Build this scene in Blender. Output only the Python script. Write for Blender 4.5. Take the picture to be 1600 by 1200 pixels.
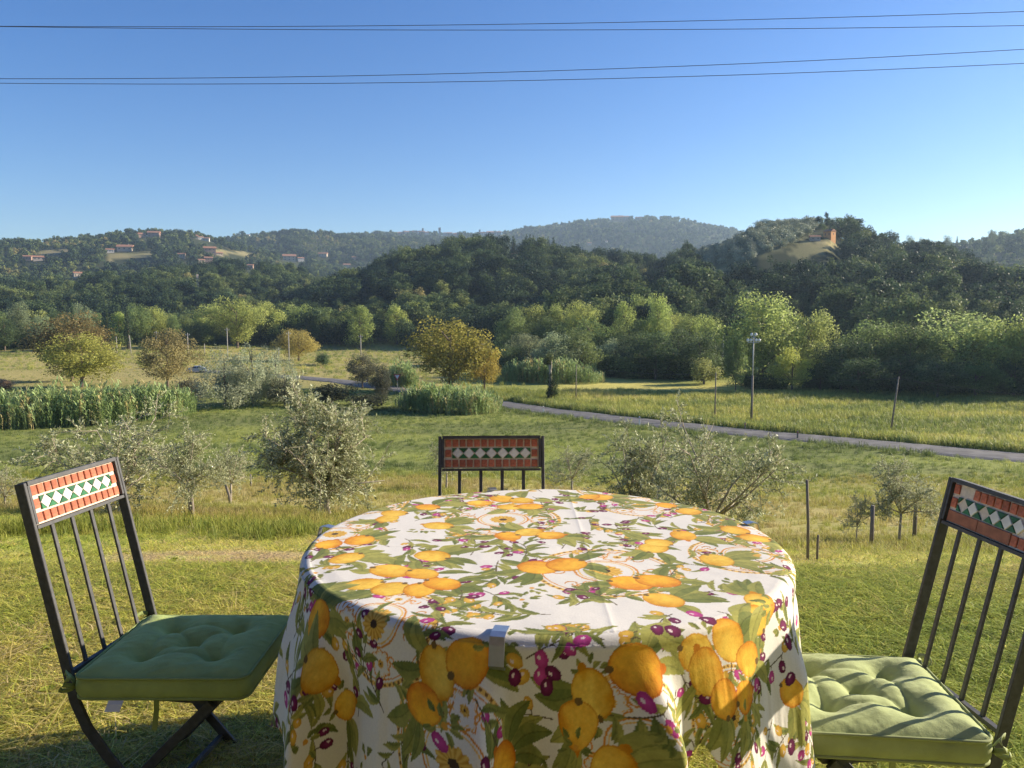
import bpy, bmesh, math, random
import numpy as np
from mathutils import Vector, Matrix

# ------------------------------------------------------------------ camera, sky, sun, exposure
scene = bpy.context.scene
for o in list(bpy.data.objects):
    bpy.data.objects.remove(o)
COL = scene.collection
CAM_H, PITCH, FPX = 1.38, math.radians(5.05), 1200.0
cam_d = bpy.data.cameras.new('camera'); cam = bpy.data.objects.new('camera', cam_d); COL.objects.link(cam)
cam.location = (0, 0, CAM_H); cam.rotation_euler = (math.pi/2 - PITCH, 0, 0)
cam_d.sensor_width = 36; cam_d.lens = 36*FPX/1600; cam_d.clip_start = 0.05; cam_d.clip_end = 30000
scene.camera = cam
SUN_EL, SUN_AZ = math.radians(22), math.radians(72)      # azimuth clockwise from +Y
world = bpy.data.worlds.new('World'); scene.world = world; world.use_nodes = True
wn = world.node_tree.nodes; wl = world.node_tree.links
for n in list(wn): wn.remove(n)
sky = wn.new('ShaderNodeTexSky'); sky.sky_type = 'NISHITA'; sky.sun_disc = False
sky.sun_elevation = SUN_EL; sky.sun_rotation = SUN_AZ; sky.altitude = 200
sky.air_density = 1.0; sky.dust_density = 0.25; sky.ozone_density = 3.0
bg = wn.new('ShaderNodeBackground'); bg.inputs['Strength'].default_value = 0.066
wo = wn.new('ShaderNodeOutputWorld')
hs = wn.new('ShaderNodeHueSaturation'); hs.inputs['Hue'].default_value = .514; hs.inputs['Saturation'].default_value = 1.32; hs.inputs['Value'].default_value = 1.05
wl.new(sky.outputs[0], hs.inputs['Color']); wl.new(hs.outputs[0], bg.inputs['Color']); wl.new(bg.outputs[0], wo.inputs['Surface'])
sd = bpy.data.lights.new('sun', 'SUN'); sd.energy = 5.0; sd.angle = math.radians(0.5); sd.color = (1.0, 0.86, 0.66)
sun = bpy.data.objects.new('sun', sd); COL.objects.link(sun)
sdir = Vector((math.sin(SUN_AZ)*math.cos(SUN_EL), math.cos(SUN_AZ)*math.cos(SUN_EL), math.sin(SUN_EL)))
sun.rotation_euler = sdir.to_track_quat('Z', 'Y').to_euler(); sun.location = sdir*50
vs = scene.view_settings
vs.view_transform = 'Standard'; vs.look = 'None'; vs.exposure = 1.3; vs.gamma = 1; vs.use_curve_mapping = False
scene.cycles.max_bounces = 6; scene.cycles.transparent_max_bounces = 8; scene.cycles.volume_bounces = 0

# ------------------------------------------------------------------ pixel geometry (photo pixels, 1600 x 1200)
def ray(px, py):
    a = (px-800)/FPX; b = (600-py)/FPX
    return np.array([a, math.cos(PITCH)+b*math.sin(PITCH), -math.sin(PITCH)+b*math.cos(PITCH)])
def at(px, py, Y):
    d = ray(px, py); t = Y/d[1]
    return Vector((d[0]*t, Y, CAM_H+d[2]*t))

# ------------------------------------------------------------------ noise helpers (numpy)
def vnoise(x, y, seed=0):
    x = np.asarray(x, float); y = np.asarray(y, float)
    xi = np.floor(x).astype(np.int64); yi = np.floor(y).astype(np.int64)
    fx = x-xi; fy = y-yi; fx = fx*fx*(3-2*fx); fy = fy*fy*(3-2*fy)
    def h(a, b):
        n = (a*374761393 + b*668265263 + seed*974634777) & 0x7fffffff
        n = ((n ^ (n >> 13))*1274126177) & 0x7fffffff
        return ((n ^ (n >> 16)) & 0xffff)/65535.0
    return (h(xi, yi)*(1-fx)+h(xi+1, yi)*fx)*(1-fy)+(h(xi, yi+1)*(1-fx)+h(xi+1, yi+1)*fx)*fy
def fbm(x, y, seed=0, octv=4):
    s = 0; a = .5; t = 0
    for k in range(octv):
        s = s+a*vnoise(x*2**k, y*2**k, seed+k); t += a; a *= .5
    return s/t
def sstep(a, b, x):
    t = np.clip((np.asarray(x, float)-a)/(b-a), 0, 1); return t*t*(3-2*t)

# ------------------------------------------------------------------ terrain height
_dy = [-400, 0, 3.0, 4, 5, 7, 10, 14, 20, 30, 40, 50, 60, 75, 100, 140, 200, 300, 420, 600, 30000]
_dd = [1.38, 1.38, 1.38, 1.43, 1.6, 2.06, 2.87, 3.9, 5.3, 7.4, 9.2, 10.6, 11.4, 11.9, 12.3, 12.5, 12.4, 11.4, 11, 11, 11]
_fy = np.concatenate([np.linspace(-50, 160, 2100), np.linspace(160.5, 700, 600)])
_fd = np.interp(_fy, _dy, _dd)
_k = np.hanning(21); _k /= _k.sum()
_fs = np.convolve(np.pad(_fd, 10, mode='edge'), _k, mode='valid')
def valley(x, y):
    d = np.interp(y, _fy, _fs)
    tilt = np.where(x > 0, .45*np.tanh(x/4), .3*np.tanh(x/6))
    d = d + tilt*sstep(3.5, 10, y)*(1-sstep(40, 58, y))
    d = d - .10*(fbm(x*.35, y*.35, 3, 3)-.5)*sstep(4, 9, y) - .7*(fbm(x*.035, y*.035, 9, 2)-.5)*sstep(60, 120, y)
    # the fields on the far left rise a little
    d = d - 2.2*sstep(.16, .5, -x/np.maximum(y, 1))*sstep(150, 290, y)
    return CAM_H-d
# hill layers: (px, canopy-top py) profile, ridge distance, foot distance, canopy height
HILLS = [
 dict(n='mid', R=500, r0=265, ch=9, p=.8, prof=[(380,505),(440,478),(480,458),(520,444),(560,428),(600,411),(640,398),(680,388),(715,378),(760,377),(800,380),(840,384),(880,390),(920,394),(960,399),(1000,402),(1060,404),(1120,408),(1200,440),(1300,500)]),
 dict(n='right', R=450, r0=225, ch=8, p=.85, prof=[(880,505),(940,462),(1000,432),(1040,414),(1080,396),(1120,386),(1150,373),(1180,358),(1220,352),(1260,348),(1300,346),(1335,350),(1370,371),(1400,380),(1440,386),(1480,394),(1520,414),(1560,428),(1600,432),(1700,440),(1900,440),(2600,450)]),
 dict(n='spur', R=330, r0=195, ch=9, p=.8, prof=[(820,505),(860,462),(900,444),(940,436),(1000,432),(1060,428),(1120,428),(1180,430),(1240,425),(1300,420),(1360,418),(1420,420),(1480,424),(1540,436),(1600,446),(1700,455),(1900,460),(2600,470)]),
 dict(n='leftspur', R=700, r0=360, ch=10, p=.8, prof=[(-900,440),(-300,440),(0,440),(100,436),(180,430),(250,425),(300,420),(350,415),(400,414),(450,421),(500,432),(560,446),(640,470),(720,500)]),
 dict(n='left', R=1350, r0=560, ch=9, p=.95, prof=[(-900,385),(-300,383),(0,377),(60,374),(120,370),(180,366),(230,362),(300,363),(335,369),(360,378),(420,392),(480,405),(540,420),(620,440),(760,480)]),
 dict(n='leftfar', R=1750, r0=1000, ch=9, p=.9, prof=[(200,400),(345,374),(380,366),(420,363),(460,358),(500,361),(540,366),(600,368),(660,374),(740,385),(860,400),(1000,420)]),
 dict(n='far', R=2300, r0=1200, ch=9, p=.9, prof=[(300,400),(450,372),(540,366),(590,363),(640,362),(690,364),(750,365),(785,362),(820,356),(860,352),(900,346),(960,341),(1000,339),(1040,339),(1090,347),(1140,358),(1170,369),(1210,380),(1300,395),(1500,420)]),
 dict(n='rightfar', R=1050, r0=560, ch=9, p=.9, prof=[(1200,430),(1300,402),(1380,387),(1420,381),(1480,379),(1530,372),(1560,367),(1600,362),(1700,352),(1900,350),(2600,360)]),
]
def hill_h(L, px, r, canopy=0.0):
    pxs, pys = zip(*L['prof'])
    py = np.interp(px, pxs, pys)
    out = (px < pxs[0]-40) | (px > pxs[-1]+40)
    py = np.where(out, 520, py)
    b = (600-py)/FPX
    c = np.cos(np.arctan((px-800)/FPX))
    slope = (-math.sin(PITCH)+b*math.cos(PITCH))/(math.cos(PITCH)+b*math.sin(PITCH))
    ch = L['ch']
    if L['n'] == 'right': ch = ch-7.5*sstep(1040, 1090, px)*(1-sstep(1285, 1310, px))
    top = CAM_H+slope*L['R']*c-ch
    t = (r-L['r0'])/(L['R']-L['r0'])
    up = np.power(np.clip(t, 0, 1), L['p']); up = .35*up+.65*up*up*(3-2*up)
    dn = 1-.45*sstep(0, 1, (t-1)*.8)
    base = -10.5
    return base+(top-base)*np.where(t < 1, up, dn)
def terrain(x, y):
    x = np.asarray(x, float); y = np.asarray(y, float)
    z = valley(x, y)
    r = np.hypot(x, y)
    px = 800+FPX*np.where(y > 1, x/np.maximum(y, 1), np.sign(x)*5)
    px = np.clip(px, -900, 2600)
    for L in HILLS:
        h = hill_h(L, px, r) + 5*(fbm(x*.018, y*.018, 21, 3)-.5)*sstep(L['r0'], L['r0']+80, r)
        h = np.where((r > L['r0']) & (y > 1), h, -1e3)
        z = np.maximum(z, h)
    return z
def T1(x, y): return float(terrain(np.array([x]), np.array([y]))[0])
def ground_hit(px, py, lo=1.2, hi=3500, off=0):
    d = ray(px, py); ys = np.exp(np.linspace(math.log(lo), math.log(hi), 6000))
    t = ys/d[1]; zz = CAM_H+d[2]*t; g = terrain(d[0]*t, ys)+off
    k = np.argmax(zz <= g)
    if not (zz <= g).any(): k = len(ys)-1
    return Vector((d[0]*t[k], ys[k], float(g[k])))

# ------------------------------------------------------------------ object helpers
def tag(o, label=None, cat=None, group=None, kind=None):
    if label: o['label'] = label
    if cat: o['category'] = cat
    if group: o['group'] = group
    if kind: o['kind'] = kind
    return o
def empty(name, loc=(0, 0, 0), rz=0, label=None, cat=None, group=None):
    e = bpy.data.objects.new(name, None); COL.objects.link(e); e.empty_display_size = .1
    e.location = loc; e.rotation_euler = (0, 0, rz)
    return tag(e, label, cat, group)
def link(name, me, parent=None, loc=None, mat=None):
    o = bpy.data.objects.new(name, me); COL.objects.link(o)
    if parent is not None: o.parent = parent
    if loc is not None: o.location = loc
    if mat is not None and not me.materials: me.materials.append(mat)
    return o
def mesh_np(name, V, F, mat=None, smooth=False, attr=None, col=None):
    """V (n,3); F list of arrays (each (m,k)) or one array"""
    me = bpy.data.meshes.new(name)
    if isinstance(F, np.ndarray): F = [F]
    V = np.asarray(V, np.float32); me.vertices.add(len(V)); me.vertices.foreach_set('co', V.ravel())
    idx = np.concatenate([f.ravel() for f in F]).astype(np.int32)
    tot = np.concatenate([np.full(len(f), f.shape[1]) for f in F]).astype(np.int32)
    st = np.concatenate([[0], np.cumsum(tot)[:-1]]).astype(np.int32)
    me.loops.add(len(idx)); me.loops.foreach_set('vertex_index', idx)
    me.polygons.add(len(tot)); me.polygons.foreach_set('loop_start', st); me.polygons.foreach_set('loop_total', tot)
    me.update(calc_edges=True)
    if attr:
        for k, v in attr.items():
            a = me.attributes.new(k, 'FLOAT', 'POINT'); a.data.foreach_set('value', np.asarray(v, np.float32).ravel())
    if col is not None:
        a = me.color_attributes.new('col', 'FLOAT_COLOR', 'POINT')
        c = np.ones((len(V), 4), np.float32); c[:, :3] = col; a.data.foreach_set('color', c.ravel())
    if smooth: me.polygons.foreach_set('use_smooth', np.ones(len(tot), bool))
    me.validate()
    if mat: me.materials.append(mat)
    return me
class MB:
    """collects simple solids into ONE mesh"""
    def __init__(s): s.V = []; s.F = []
    def add(s, vs, fs):
        b = len(s.V); s.V += [tuple(v) for v in vs]; s.F += [tuple(b+i for i in f) for f in fs]; return s
    def box(s, c, d, M=None):
        x, y, z = d[0]/2, d[1]/2, d[2]/2
        vs = [Vector((sx*x, sy*y, sz*z)) for sz in (-1, 1) for sy in (-1, 1) for sx in (-1, 1)]
        if M is not None: vs = [M @ v for v in vs]
        vs = [v+Vector(c) for v in vs]
        return s.add(vs, [(0, 2, 3, 1), (4, 5, 7, 6), (0, 1, 5, 4), (2, 6, 7, 3), (0, 4, 6, 2), (1, 3, 7, 5)])
    def tube(s, pts, rad, n=8, cap=True):
        pts = [Vector(p) for p in pts]; m = len(pts)
        if not hasattr(rad, '__len__'): rad = [rad]*m
        ref = None; vs = []
        for i, p in enumerate(pts):
            t = (pts[min(i+1, m-1)]-pts[max(i-1, 0)]).normalized()
            if ref is None: ref = t.orthogonal().normalized()
            ref = (ref-t*ref.dot(t)).normalized(); b = t.cross(ref)
            for k in range(n):
                a = 2*math.pi*k/n; vs.append(p+(ref*math.cos(a)+b*math.sin(a))*rad[i])
        fs = [(i*n+k, i*n+(k+1) % n, (i+1)*n+(k+1) % n, (i+1)*n+k) for i in range(m-1) for k in range(n)]
        if cap: fs += [tuple(reversed(range(n))), tuple(range((m-1)*n, m*n))]
        return s.add(vs, fs)
    def bar(s, pts, w, t, side):
        """flat bar swept along pts; 'side' is the constant thickness axis (t), w measured across it"""
        pts = [Vector(p) for p in pts]; m = len(pts); side = Vector(side).normalized(); vs = []
        for i, p in enumerate(pts):
            d = (pts[min(i+1, m-1)]-pts[max(i-1, 0)]).normalized(); q = d.cross(side).normalized()
            for a, b in ((-1, -1), (1, -1), (1, 1), (-1, 1)): vs.append(p+q*(a*w/2)+side*(b*t/2))
        fs = [(i*4+k, i*4+(k+1) % 4, i*4+4+(k+1) % 4, i*4+4+k) for i in range(m-1) for k in range(4)]
        fs += [(3, 2, 1, 0), tuple(range((m-1)*4, m*4))]
        return s.add(vs, fs)
    def lathe(s, prof, n=24, c=(0, 0, 0)):
        vs = []; m = len(prof)
        for r, z in prof:
            for k in range(n):
                a = 2*math.pi*k/n; vs.append((c[0]+r*math.cos(a), c[1]+r*math.sin(a), c[2]+z))
        fs = [(i*n+k, i*n+(k+1) % n, (i+1)*n+(k+1) % n, (i+1)*n+k) for i in range(m-1) for k in range(n)]
        return s.add(vs, fs)
    def mesh(s, name, mat=None, smooth=False, bevel=0):
        me = bpy.data.meshes.new(name); me.from_pydata(s.V, [], s.F); me.validate()
        bm = bmesh.new(); bm.from_mesh(me)
        bmesh.ops.recalc_face_normals(bm, faces=bm.faces[:])
        if bevel: bmesh.ops.bevel(bm, geom=bm.edges[:], offset=bevel, segments=1, affect='EDGES', profile=.5)
        bm.to_mesh(me); bm.free()
        if smooth: me.polygons.foreach_set('use_smooth', np.ones(len(me.polygons), bool))
        if mat: me.materials.append(mat)
        return me
    def build(s, name, mat, parent=None, smooth=False, bevel=0, loc=None):
        return link(name, s.mesh(name, mat, smooth, bevel), parent, loc)

# ------------------------------------------------------------------ materials
def newmat(name):
    m = bpy.data.materials.new(name); m.use_nodes = True; nt = m.node_tree
    for n in list(nt.nodes): nt.nodes.remove(n)
    out = nt.nodes.new('ShaderNodeOutputMaterial')
    def N(t, **kw):
        n = nt.nodes.new(t)
        for k, v in kw.items(): setattr(n, k, v)
        return n
    return m, nt, out, N
def solid(name, rgb, rough=.6, metal=0, var=.15, scale=30, bump=0, spec=.4, rgb2=None, each=0):
    m, nt, out, N = newmat(name); L = nt.links.new
    p = N('ShaderNodeBsdfPrincipled'); p.inputs['Roughness'].default_value = rough; p.inputs['Metallic'].default_value = metal
    p.inputs['Specular IOR Level'].default_value = spec
    tc = N('ShaderNodeTexCoord'); nz = N('ShaderNodeTexNoise'); nz.inputs['Scale'].default_value = scale; nz.inputs['Detail'].default_value = 5
    L(tc.outputs['Object'], nz.inputs['Vector'])
    cr = N('ShaderNodeValToRGB'); e = cr.color_ramp.elements
    c2 = rgb2 or tuple(min(1, c*(1+var)) for c in rgb); c1 = tuple(c*(1-var) for c in rgb)
    e[0].position = .3; e[1].position = .7; e[0].color = (*c1, 1); e[1].color = (*c2, 1)
    L(nz.outputs['Fac'], cr.inputs['Fac'])
    if each:      # every piece a little lighter or darker
        oi = N('ShaderNodeObjectInfo'); mr = N('ShaderNodeMapRange'); mr.inputs['To Min'].default_value = 1-each; mr.inputs['To Max'].default_value = 1+each
        L(oi.outputs['Random'], mr.inputs['Value']); sc = N('ShaderNodeVectorMath', operation='SCALE'); L(cr.outputs['Color'], sc.inputs[0]); L(mr.outputs[0], sc.inputs['Scale']); L(sc.outputs[0], p.inputs['Base Color'])
    else: L(cr.outputs['Color'], p.inputs['Base Color'])
    if bump:
        b = N('ShaderNodeBump'); b.inputs['Strength'].default_value = bump; b.inputs['Distance'].default_value = .01
        L(nz.outputs['Fac'], b.inputs['Height']); L(b.outputs['Normal'], p.inputs['Normal'])
    L(p.outputs[0], out.inputs['Surface'])
    return m
def foliage_mat(name, trans=.3, rough=.5, spec=.25, ramp=None, instanced=False, contrast=.45, tipcol=None):
    """colour = obj.color (things) or a ramp over the instance 'tint' (stuff), varied by the per-leaf value 'tv'"""
    m, nt, out, N = newmat(name); L = nt.links.new
    if ramp:
        cr = N('ShaderNodeValToRGB'); el = cr.color_ramp.elements
        while len(el) > 1: el.remove(el[-1])
        el[0].position = ramp[0][0]; el[0].color = (*ramp[0][1], 1)
        for p_, c_ in ramp[1:]:
            q = el.new(p_); q.color = (*c_, 1)
        a = N('ShaderNodeAttribute'); a.attribute_name = 'tint'; a.attribute_type = 'INSTANCER' if instanced else 'GEOMETRY'
        L(a.outputs['Fac'], cr.inputs['Fac']); base = cr.outputs['Color']
    else:
        oi = N('ShaderNodeObjectInfo'); base = oi.outputs['Color']
    tv = N('ShaderNodeAttribute'); tv.attribute_name = 'tv'
    mr = N('ShaderNodeMapRange'); mr.inputs['To Min'].default_value = 1-contrast; mr.inputs['To Max'].default_value = 1+contrast
    L(tv.outputs['Fac'], mr.inputs['Value'])
    if tipcol is not None:
        mx0 = N('ShaderNodeMix', data_type='RGBA'); mx0.inputs['B'].default_value = (*tipcol, 1)
        g = N('ShaderNodeMath', operation='GREATER_THAN'); g.inputs[1].default_value = .66; L(tv.outputs['Fac'], g.inputs[0])
        L(g.outputs[0], mx0.inputs['Factor']); L(base, mx0.inputs['A']); base = mx0.outputs['Result']
    mul = N('ShaderNodeVectorMath', operation='SCALE'); L(base, mul.inputs[0]); L(mr.outputs[0], mul.inputs['Scale'])
    p = N('ShaderNodeBsdfPrincipled'); p.inputs['Roughness'].default_value = rough; p.inputs['Specular IOR Level'].default_value = spec
    L(mul.outputs[0], p.inputs['Base Color'])
    tr = N('ShaderNodeBsdfTranslucent'); L(mul.outputs[0], tr.inputs['Color'])
    mx = N('ShaderNodeMixShader'); mx.inputs[0].default_value = trans
    L(p.outputs[0], mx.inputs[1]); L(tr.outputs[0], mx.inputs[2]); L(mx.outputs[0], out.inputs['Surface'])
    return m
M_TREE = foliage_mat('tree_leaves', trans=.48, contrast=.5, spec=.12)
M_OLIVE = foliage_mat('olive_leaves', trans=.28, rough=.5, spec=.2, contrast=.35, tipcol=(.46, .48, .31))
M_BARK = solid('bark', (.13, .10, .075), .9, var=.4, scale=40, bump=.5)
M_PALEBARK = solid('pale_bark', (.33, .29, .23), .9, var=.3, scale=40, bump=.5)
M_BLACK = solid('black_metal', (.045, .047, .052), .62, metal=.0, var=.35, scale=60, bump=.08, spec=.55)
M_WOODPOLE = solid('grey_pole_wood', (.2, .17, .14), .9, var=.25, scale=8)
M_CONCRETE = solid('pole_concrete', (.36, .34, .31), .9, var=.15, scale=6)
M_STEEL = solid('galvanised', (.42, .42, .41), .5, var=.1, scale=12)
# ------------------------------------------------------------------ vegetation builders
def leaf_quads(P, Nrm, rng, size, aspect=.55):
    n = len(P); a = rng.normal(size=(n, 3)); t = np.cross(Nrm, a); t /= np.linalg.norm(t, axis=1)[:, None]+1e-9
    b = np.cross(Nrm, t); s = (size*rng.uniform(.65, 1.35, n))[:, None]
    V = np.stack([P-t*s*.5, P+b*s*.5*aspect, P+t*s*.5, P-b*s*.5*aspect], 1).reshape(-1, 3)
    return V, np.arange(n*4).reshape(-1, 4)
def unit(v): return v/(np.linalg.norm(v, axis=-1, keepdims=True)+1e-9)
def cloud(rng, C, R, n, size, outw=.5, flat=1.0):
    C = np.array(C); R = np.array(R); w = R**2; w = w/w.sum()
    k = rng.choice(len(C), n, p=w); d = unit(rng.normal(size=(n, 3)))
    d2 = d.copy(); d2[:, 2] *= flat
    rr = R[k]*np.clip(rng.normal(.88, .17, n), .1, 1.25)
    P = C[k]+d2*rr[:, None]
    N = unit(d*outw+rng.normal(size=(n, 3))*(1-outw)*.8+np.array([0, 0, .18]))
    V, F = leaf_quads(P, N, rng, size)
    cl = rng.uniform(-.28, .28, len(C))[k]
    tv = np.clip(.5+cl+rng.normal(0, .2, n), 0, 1)
    return V, F, np.repeat(tv, 4)
def clumps(kind, rng, n):
    C = []; R = []
    for i in range(n):
        if kind == 'broad':
            d = unit(rng.normal(size=3)); q = rng.uniform(.45, .92)
            lop = 1+.18*math.sin(3*math.atan2(d[1], d[0])+n)+rng.normal(0, .08)
            c = np.array([d[0]*.40*q*lop, d[1]*.40*q*lop, .54+d[2]*.42*q]); r = rng.uniform(.07, .145)
            if c[2] < .12: r *= .8
            c[2] = max(c[2], .1)
        elif kind == 'poplar':
            z = rng.uniform(.1, .97); w = .23*math.sin(math.pi*min(1, (z*.92+.1)))**.7+.02; a = rng.uniform(0, 6.28); q = rng.uniform(.4, 1)
            c = np.array([w*q*math.cos(a), w*q*math.sin(a), z*.93]); r = rng.uniform(.05, .1)
        elif kind == 'cypress':
            z = (i+.5)/n; w = .055*math.sin(math.pi*(z*.85+.12))**.7; a = rng.uniform(0, 6.28)
            c = np.array([w*.4*math.cos(a), w*.4*math.sin(a), z*.95+.02]); r = max(.02, w*.95)
        elif kind == 'pine':
            z = rng.uniform(.25, .98); w = .3*(1-((z-.72)/.5)**2)+.04; w = max(w, .05); a = rng.uniform(0, 6.28); q = rng.uniform(.35, 1)
            c = np.array([w*q*math.cos(a), w*q*math.sin(a), z*.94]); r = rng.uniform(.06, .11)
        elif kind == 'shrub':
            d = unit(rng.normal(size=3)); q = rng.uniform(.3, .85)
            c = np.array([d[0]*.5*q, d[1]*.5*q, .42+d[2]*.42*q]); r = rng.uniform(.12, .22); c[2] = max(c[2], .12)
        elif kind == 'willow':      # silver clump with upward plumes
            a = rng.uniform(0, 6.28); q = math.sqrt(rng.uniform(0, 1))*.46; z = rng.uniform(.1, .95*(1-.55*(q/.46)**2))
            c = np.array([q*math.cos(a), q*math.sin(a), z]); r = rng.uniform(.06, .12)
        C.append(c); R.append(r)
    return C, R
PROTO = {}
def proto(kind, v):
    key = (kind, v)
    if key in PROTO: return PROTO[key]
    rng = np.random.default_rng(hash(kind) % 1000 if False else sum(map(ord, kind))*7+v)
    spec = dict(broad=(70, 10500, .027), poplar=(70, 6500, .026), cypress=(26, 2600, .02), pine=(48, 5600, .028), shrub=(26, 3400, .05), willow=(70, 11000, .026))[kind]
    C, R = clumps(kind, rng, spec[0]); V, F, tv = cloud(rng, C, R, spec[1], spec[2], flat=1.25 if kind in ('willow', 'poplar', 'cypress') else .9)
    crown = mesh_np(kind+'_crown', V, F, M_TREE, attr={'tv': tv})
    mb = MB(); r0 = .022 if kind != 'shrub' else .03
    mb.tube([(0, 0, -.04), (.006, .004, .2), (0, .01, .5), (.01, 0, .8)], [r0, r0*.8, r0*.5, r0*.15], 7)
    for c in C[:9]:
        z0 = max(.12, c[2]-.22); mb.tube([(0, 0, z0), tuple(c*np.array([.5, .5, 1])-np.array([0, 0, .06])), tuple(c)], [r0*.45, r0*.3, r0*.1], 5)
    trunk = mb.mesh(kind+'_trunk', M_BARK)
    w = np.percentile(np.abs(V[:, :2]), 97)*2; h = np.percentile(V[:, 2], 99.6)
    PROTO[key] = (trunk, crown, w, h); return PROTO[key]
rngT = np.random.default_rng(77)
def put_tree(kind, px, top, wpx, color, label, name=None, group=None, base=None, dist=None, cat='tree', lean=0):
    """crown top and width read from the photo; distance from the ground it stands on (base) or from the belt it stands in (dist)"""
    if base is not None: g = ground_hit(px, base, lo=3)
    else:
        d = ray(px, 500); s = dist/math.hypot(d[0], d[1]); g = Vector((d[0]*s, d[1]*s, 0)); g.z = T1(g.x, g.y)
    ztop = at(px, top, g.y).z
    v = int(rngT.integers(0, 4)); trunk, crown, w, h = proto(kind, v)
    hh = max(.6, ztop-g.z)/h; ww = wpx/FPX*g.y/w
    e = empty(name or 'tree', g, rngT.uniform(0, 6.28), label, cat, group)
    e.scale = (ww, ww, hh)
    if lean: e.rotation_euler = (0, lean, 0)
    t = link('trunk', trunk, e); c = link('crown' if kind != 'shrub' else 'foliage', crown, e)
    j = rngT.uniform(.85, 1.15); j *= 2.3; c.color = (color[0]*j*rngT.uniform(.94, 1.06), color[1]*j, color[2]*j, 1)
    return e
# ---- olive trees close by: limbs, twigs and single leaves
def olive_mesh(seed, nlimb=7, dens=1.0, spread=.42, trunk_h=.3, up=.55):
    rng = np.random.default_rng(seed); mb = MB()
    th = trunk_h; bend = rng.normal(0, .02, 2)
    mb.tube([(0, 0, -.06), (bend[0], bend[1], th*.5), (bend[0]*1.4, bend[1]*.6, th)], [.021, .016, .013], 8)
    top = np.array([bend[0]*1.4, bend[1]*.6, th]); LP = []; LD = []
    for i in range(nlimb):
        a = 6.283*i/nlimb+rng.normal(0, .3); el = rng.uniform(-.15, 1.4); ln = rng.uniform(.75, 1.05)
        d = np.array([math.cos(a)*math.cos(el), math.sin(a)*math.cos(el), math.sin(el)])
        reach = np.array([spread, spread, .62])*ln*d; end = top+reach; mid = top+reach*.5+rng.normal(0, .025, 3)
        mb.tube([tuple(top), tuple(mid), tuple(end)], [.009, .006, .0025], 5)
        for j in range(9):
            f = rng.uniform(.25, 1); p0 = top+(mid-top)*f*2 if f < .5 else mid+(end-mid)*(f-.5)*2
            sd_ = unit(rng.normal(size=3)+d*.5+np.array([0, 0, .25])); sl = rng.uniform(.1, .24); p1 = p0+sd_*sl
            mb.tube([tuple(p0), tuple(p1)], [.003, .0015], 3)
            for k in range(int(7*dens)):
                q = p0+(p1-p0)*rng.uniform(.15, 1); td = unit(rng.normal(size=3)*.7+sd_*.5+np.array([0, 0, up*rng.uniform(-.5, 1.2)])); tl = rng.uniform(.07, .16)
                m = int(rng.integers(17, 28)); u = np.linspace(.08, 1, m); pts = q+td*tl*u[:, None]
                pts[:, 2] -= .12*tl*u**2
                LP.append(pts); LD.append(np.repeat(td[None], m, 0))
                mb.tube([tuple(q), tuple(pts[-1])], [.0012, .0006], 3, cap=False)
    P = np.concatenate(LP); D = np.concatenate(LD); n = len(P)
    side = unit(np.cross(D, rng.normal(size=(n, 3)))); ld = unit(D*.75+side*.9); nr = unit(np.cross(ld, rng.normal(size=(n, 3)))); b = np.cross(ld, nr)
    L = (.0225*rng.uniform(.7, 1.3, n))[:, None]; W = L*.16
    V = np.stack([P, P+ld*L*.5+b*W+nr*L*.03, P+ld*L, P+ld*L*.5-b*W+nr*L*.03], 1).reshape(-1, 3)
    tv = np.repeat(rng.uniform(0, 1, n), 4)
    crown = mesh_np('olive_crown', V, np.arange(n*4).reshape(-1, 4), M_OLIVE, attr={'tv': tv})
    trunk = mb.mesh('olive_trunk', M_PALEBARK, smooth=True)
    return trunk, crown
OLV = {}
def put_olive(px, base, top, wpx, label, var, name='olive_tree', lean=(0, 0), dist=None, color=(.31, .335, .17), rz=None):
    g = ground_hit(px, base, lo=3)
    if dist is not None:
        d = ray(px, base); s = dist/d[1]; g = Vector((d[0]*s, dist, 0)); g.z = T1(g.x, g.y)
    if var not in OLV:
        a = dict(A=(11, 11, 1.7, .43, .17), B=(23, 8, 1.3, .42, .34), C=(31, 9, .95, .42, .17), D=(47, 7, .9, .38, .34), E=(53, 10, .95, .40, .14))[var]
        tr, cr = olive_mesh(a[0], a[1], a[2], a[3], a[4]); co = np.empty(len(cr.vertices)*3, np.float32); cr.vertices.foreach_get('co', co); co = co.reshape(-1, 3)
        OLV[var] = (tr, cr, np.percentile(np.abs(co[:, :2]), 96)*2, np.percentile(co[:, 2], 99.5))
    tr, cr, w, h = OLV[var]
    hh = (at(px, top, g.y).z-g.z)/h; ww = wpx/FPX*g.y/w
    e = empty(name, g, rngT.uniform(0, 6.28) if rz is None else rz, label, 'olive tree', 'young olive trees on the slope'); e.scale = (ww, ww, hh)
    e.rotation_euler.x, e.rotation_euler.y = lean
    link('trunk', tr, e); c = link('crown', cr, e); c.color = (*color, 1)
    return e, g
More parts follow.
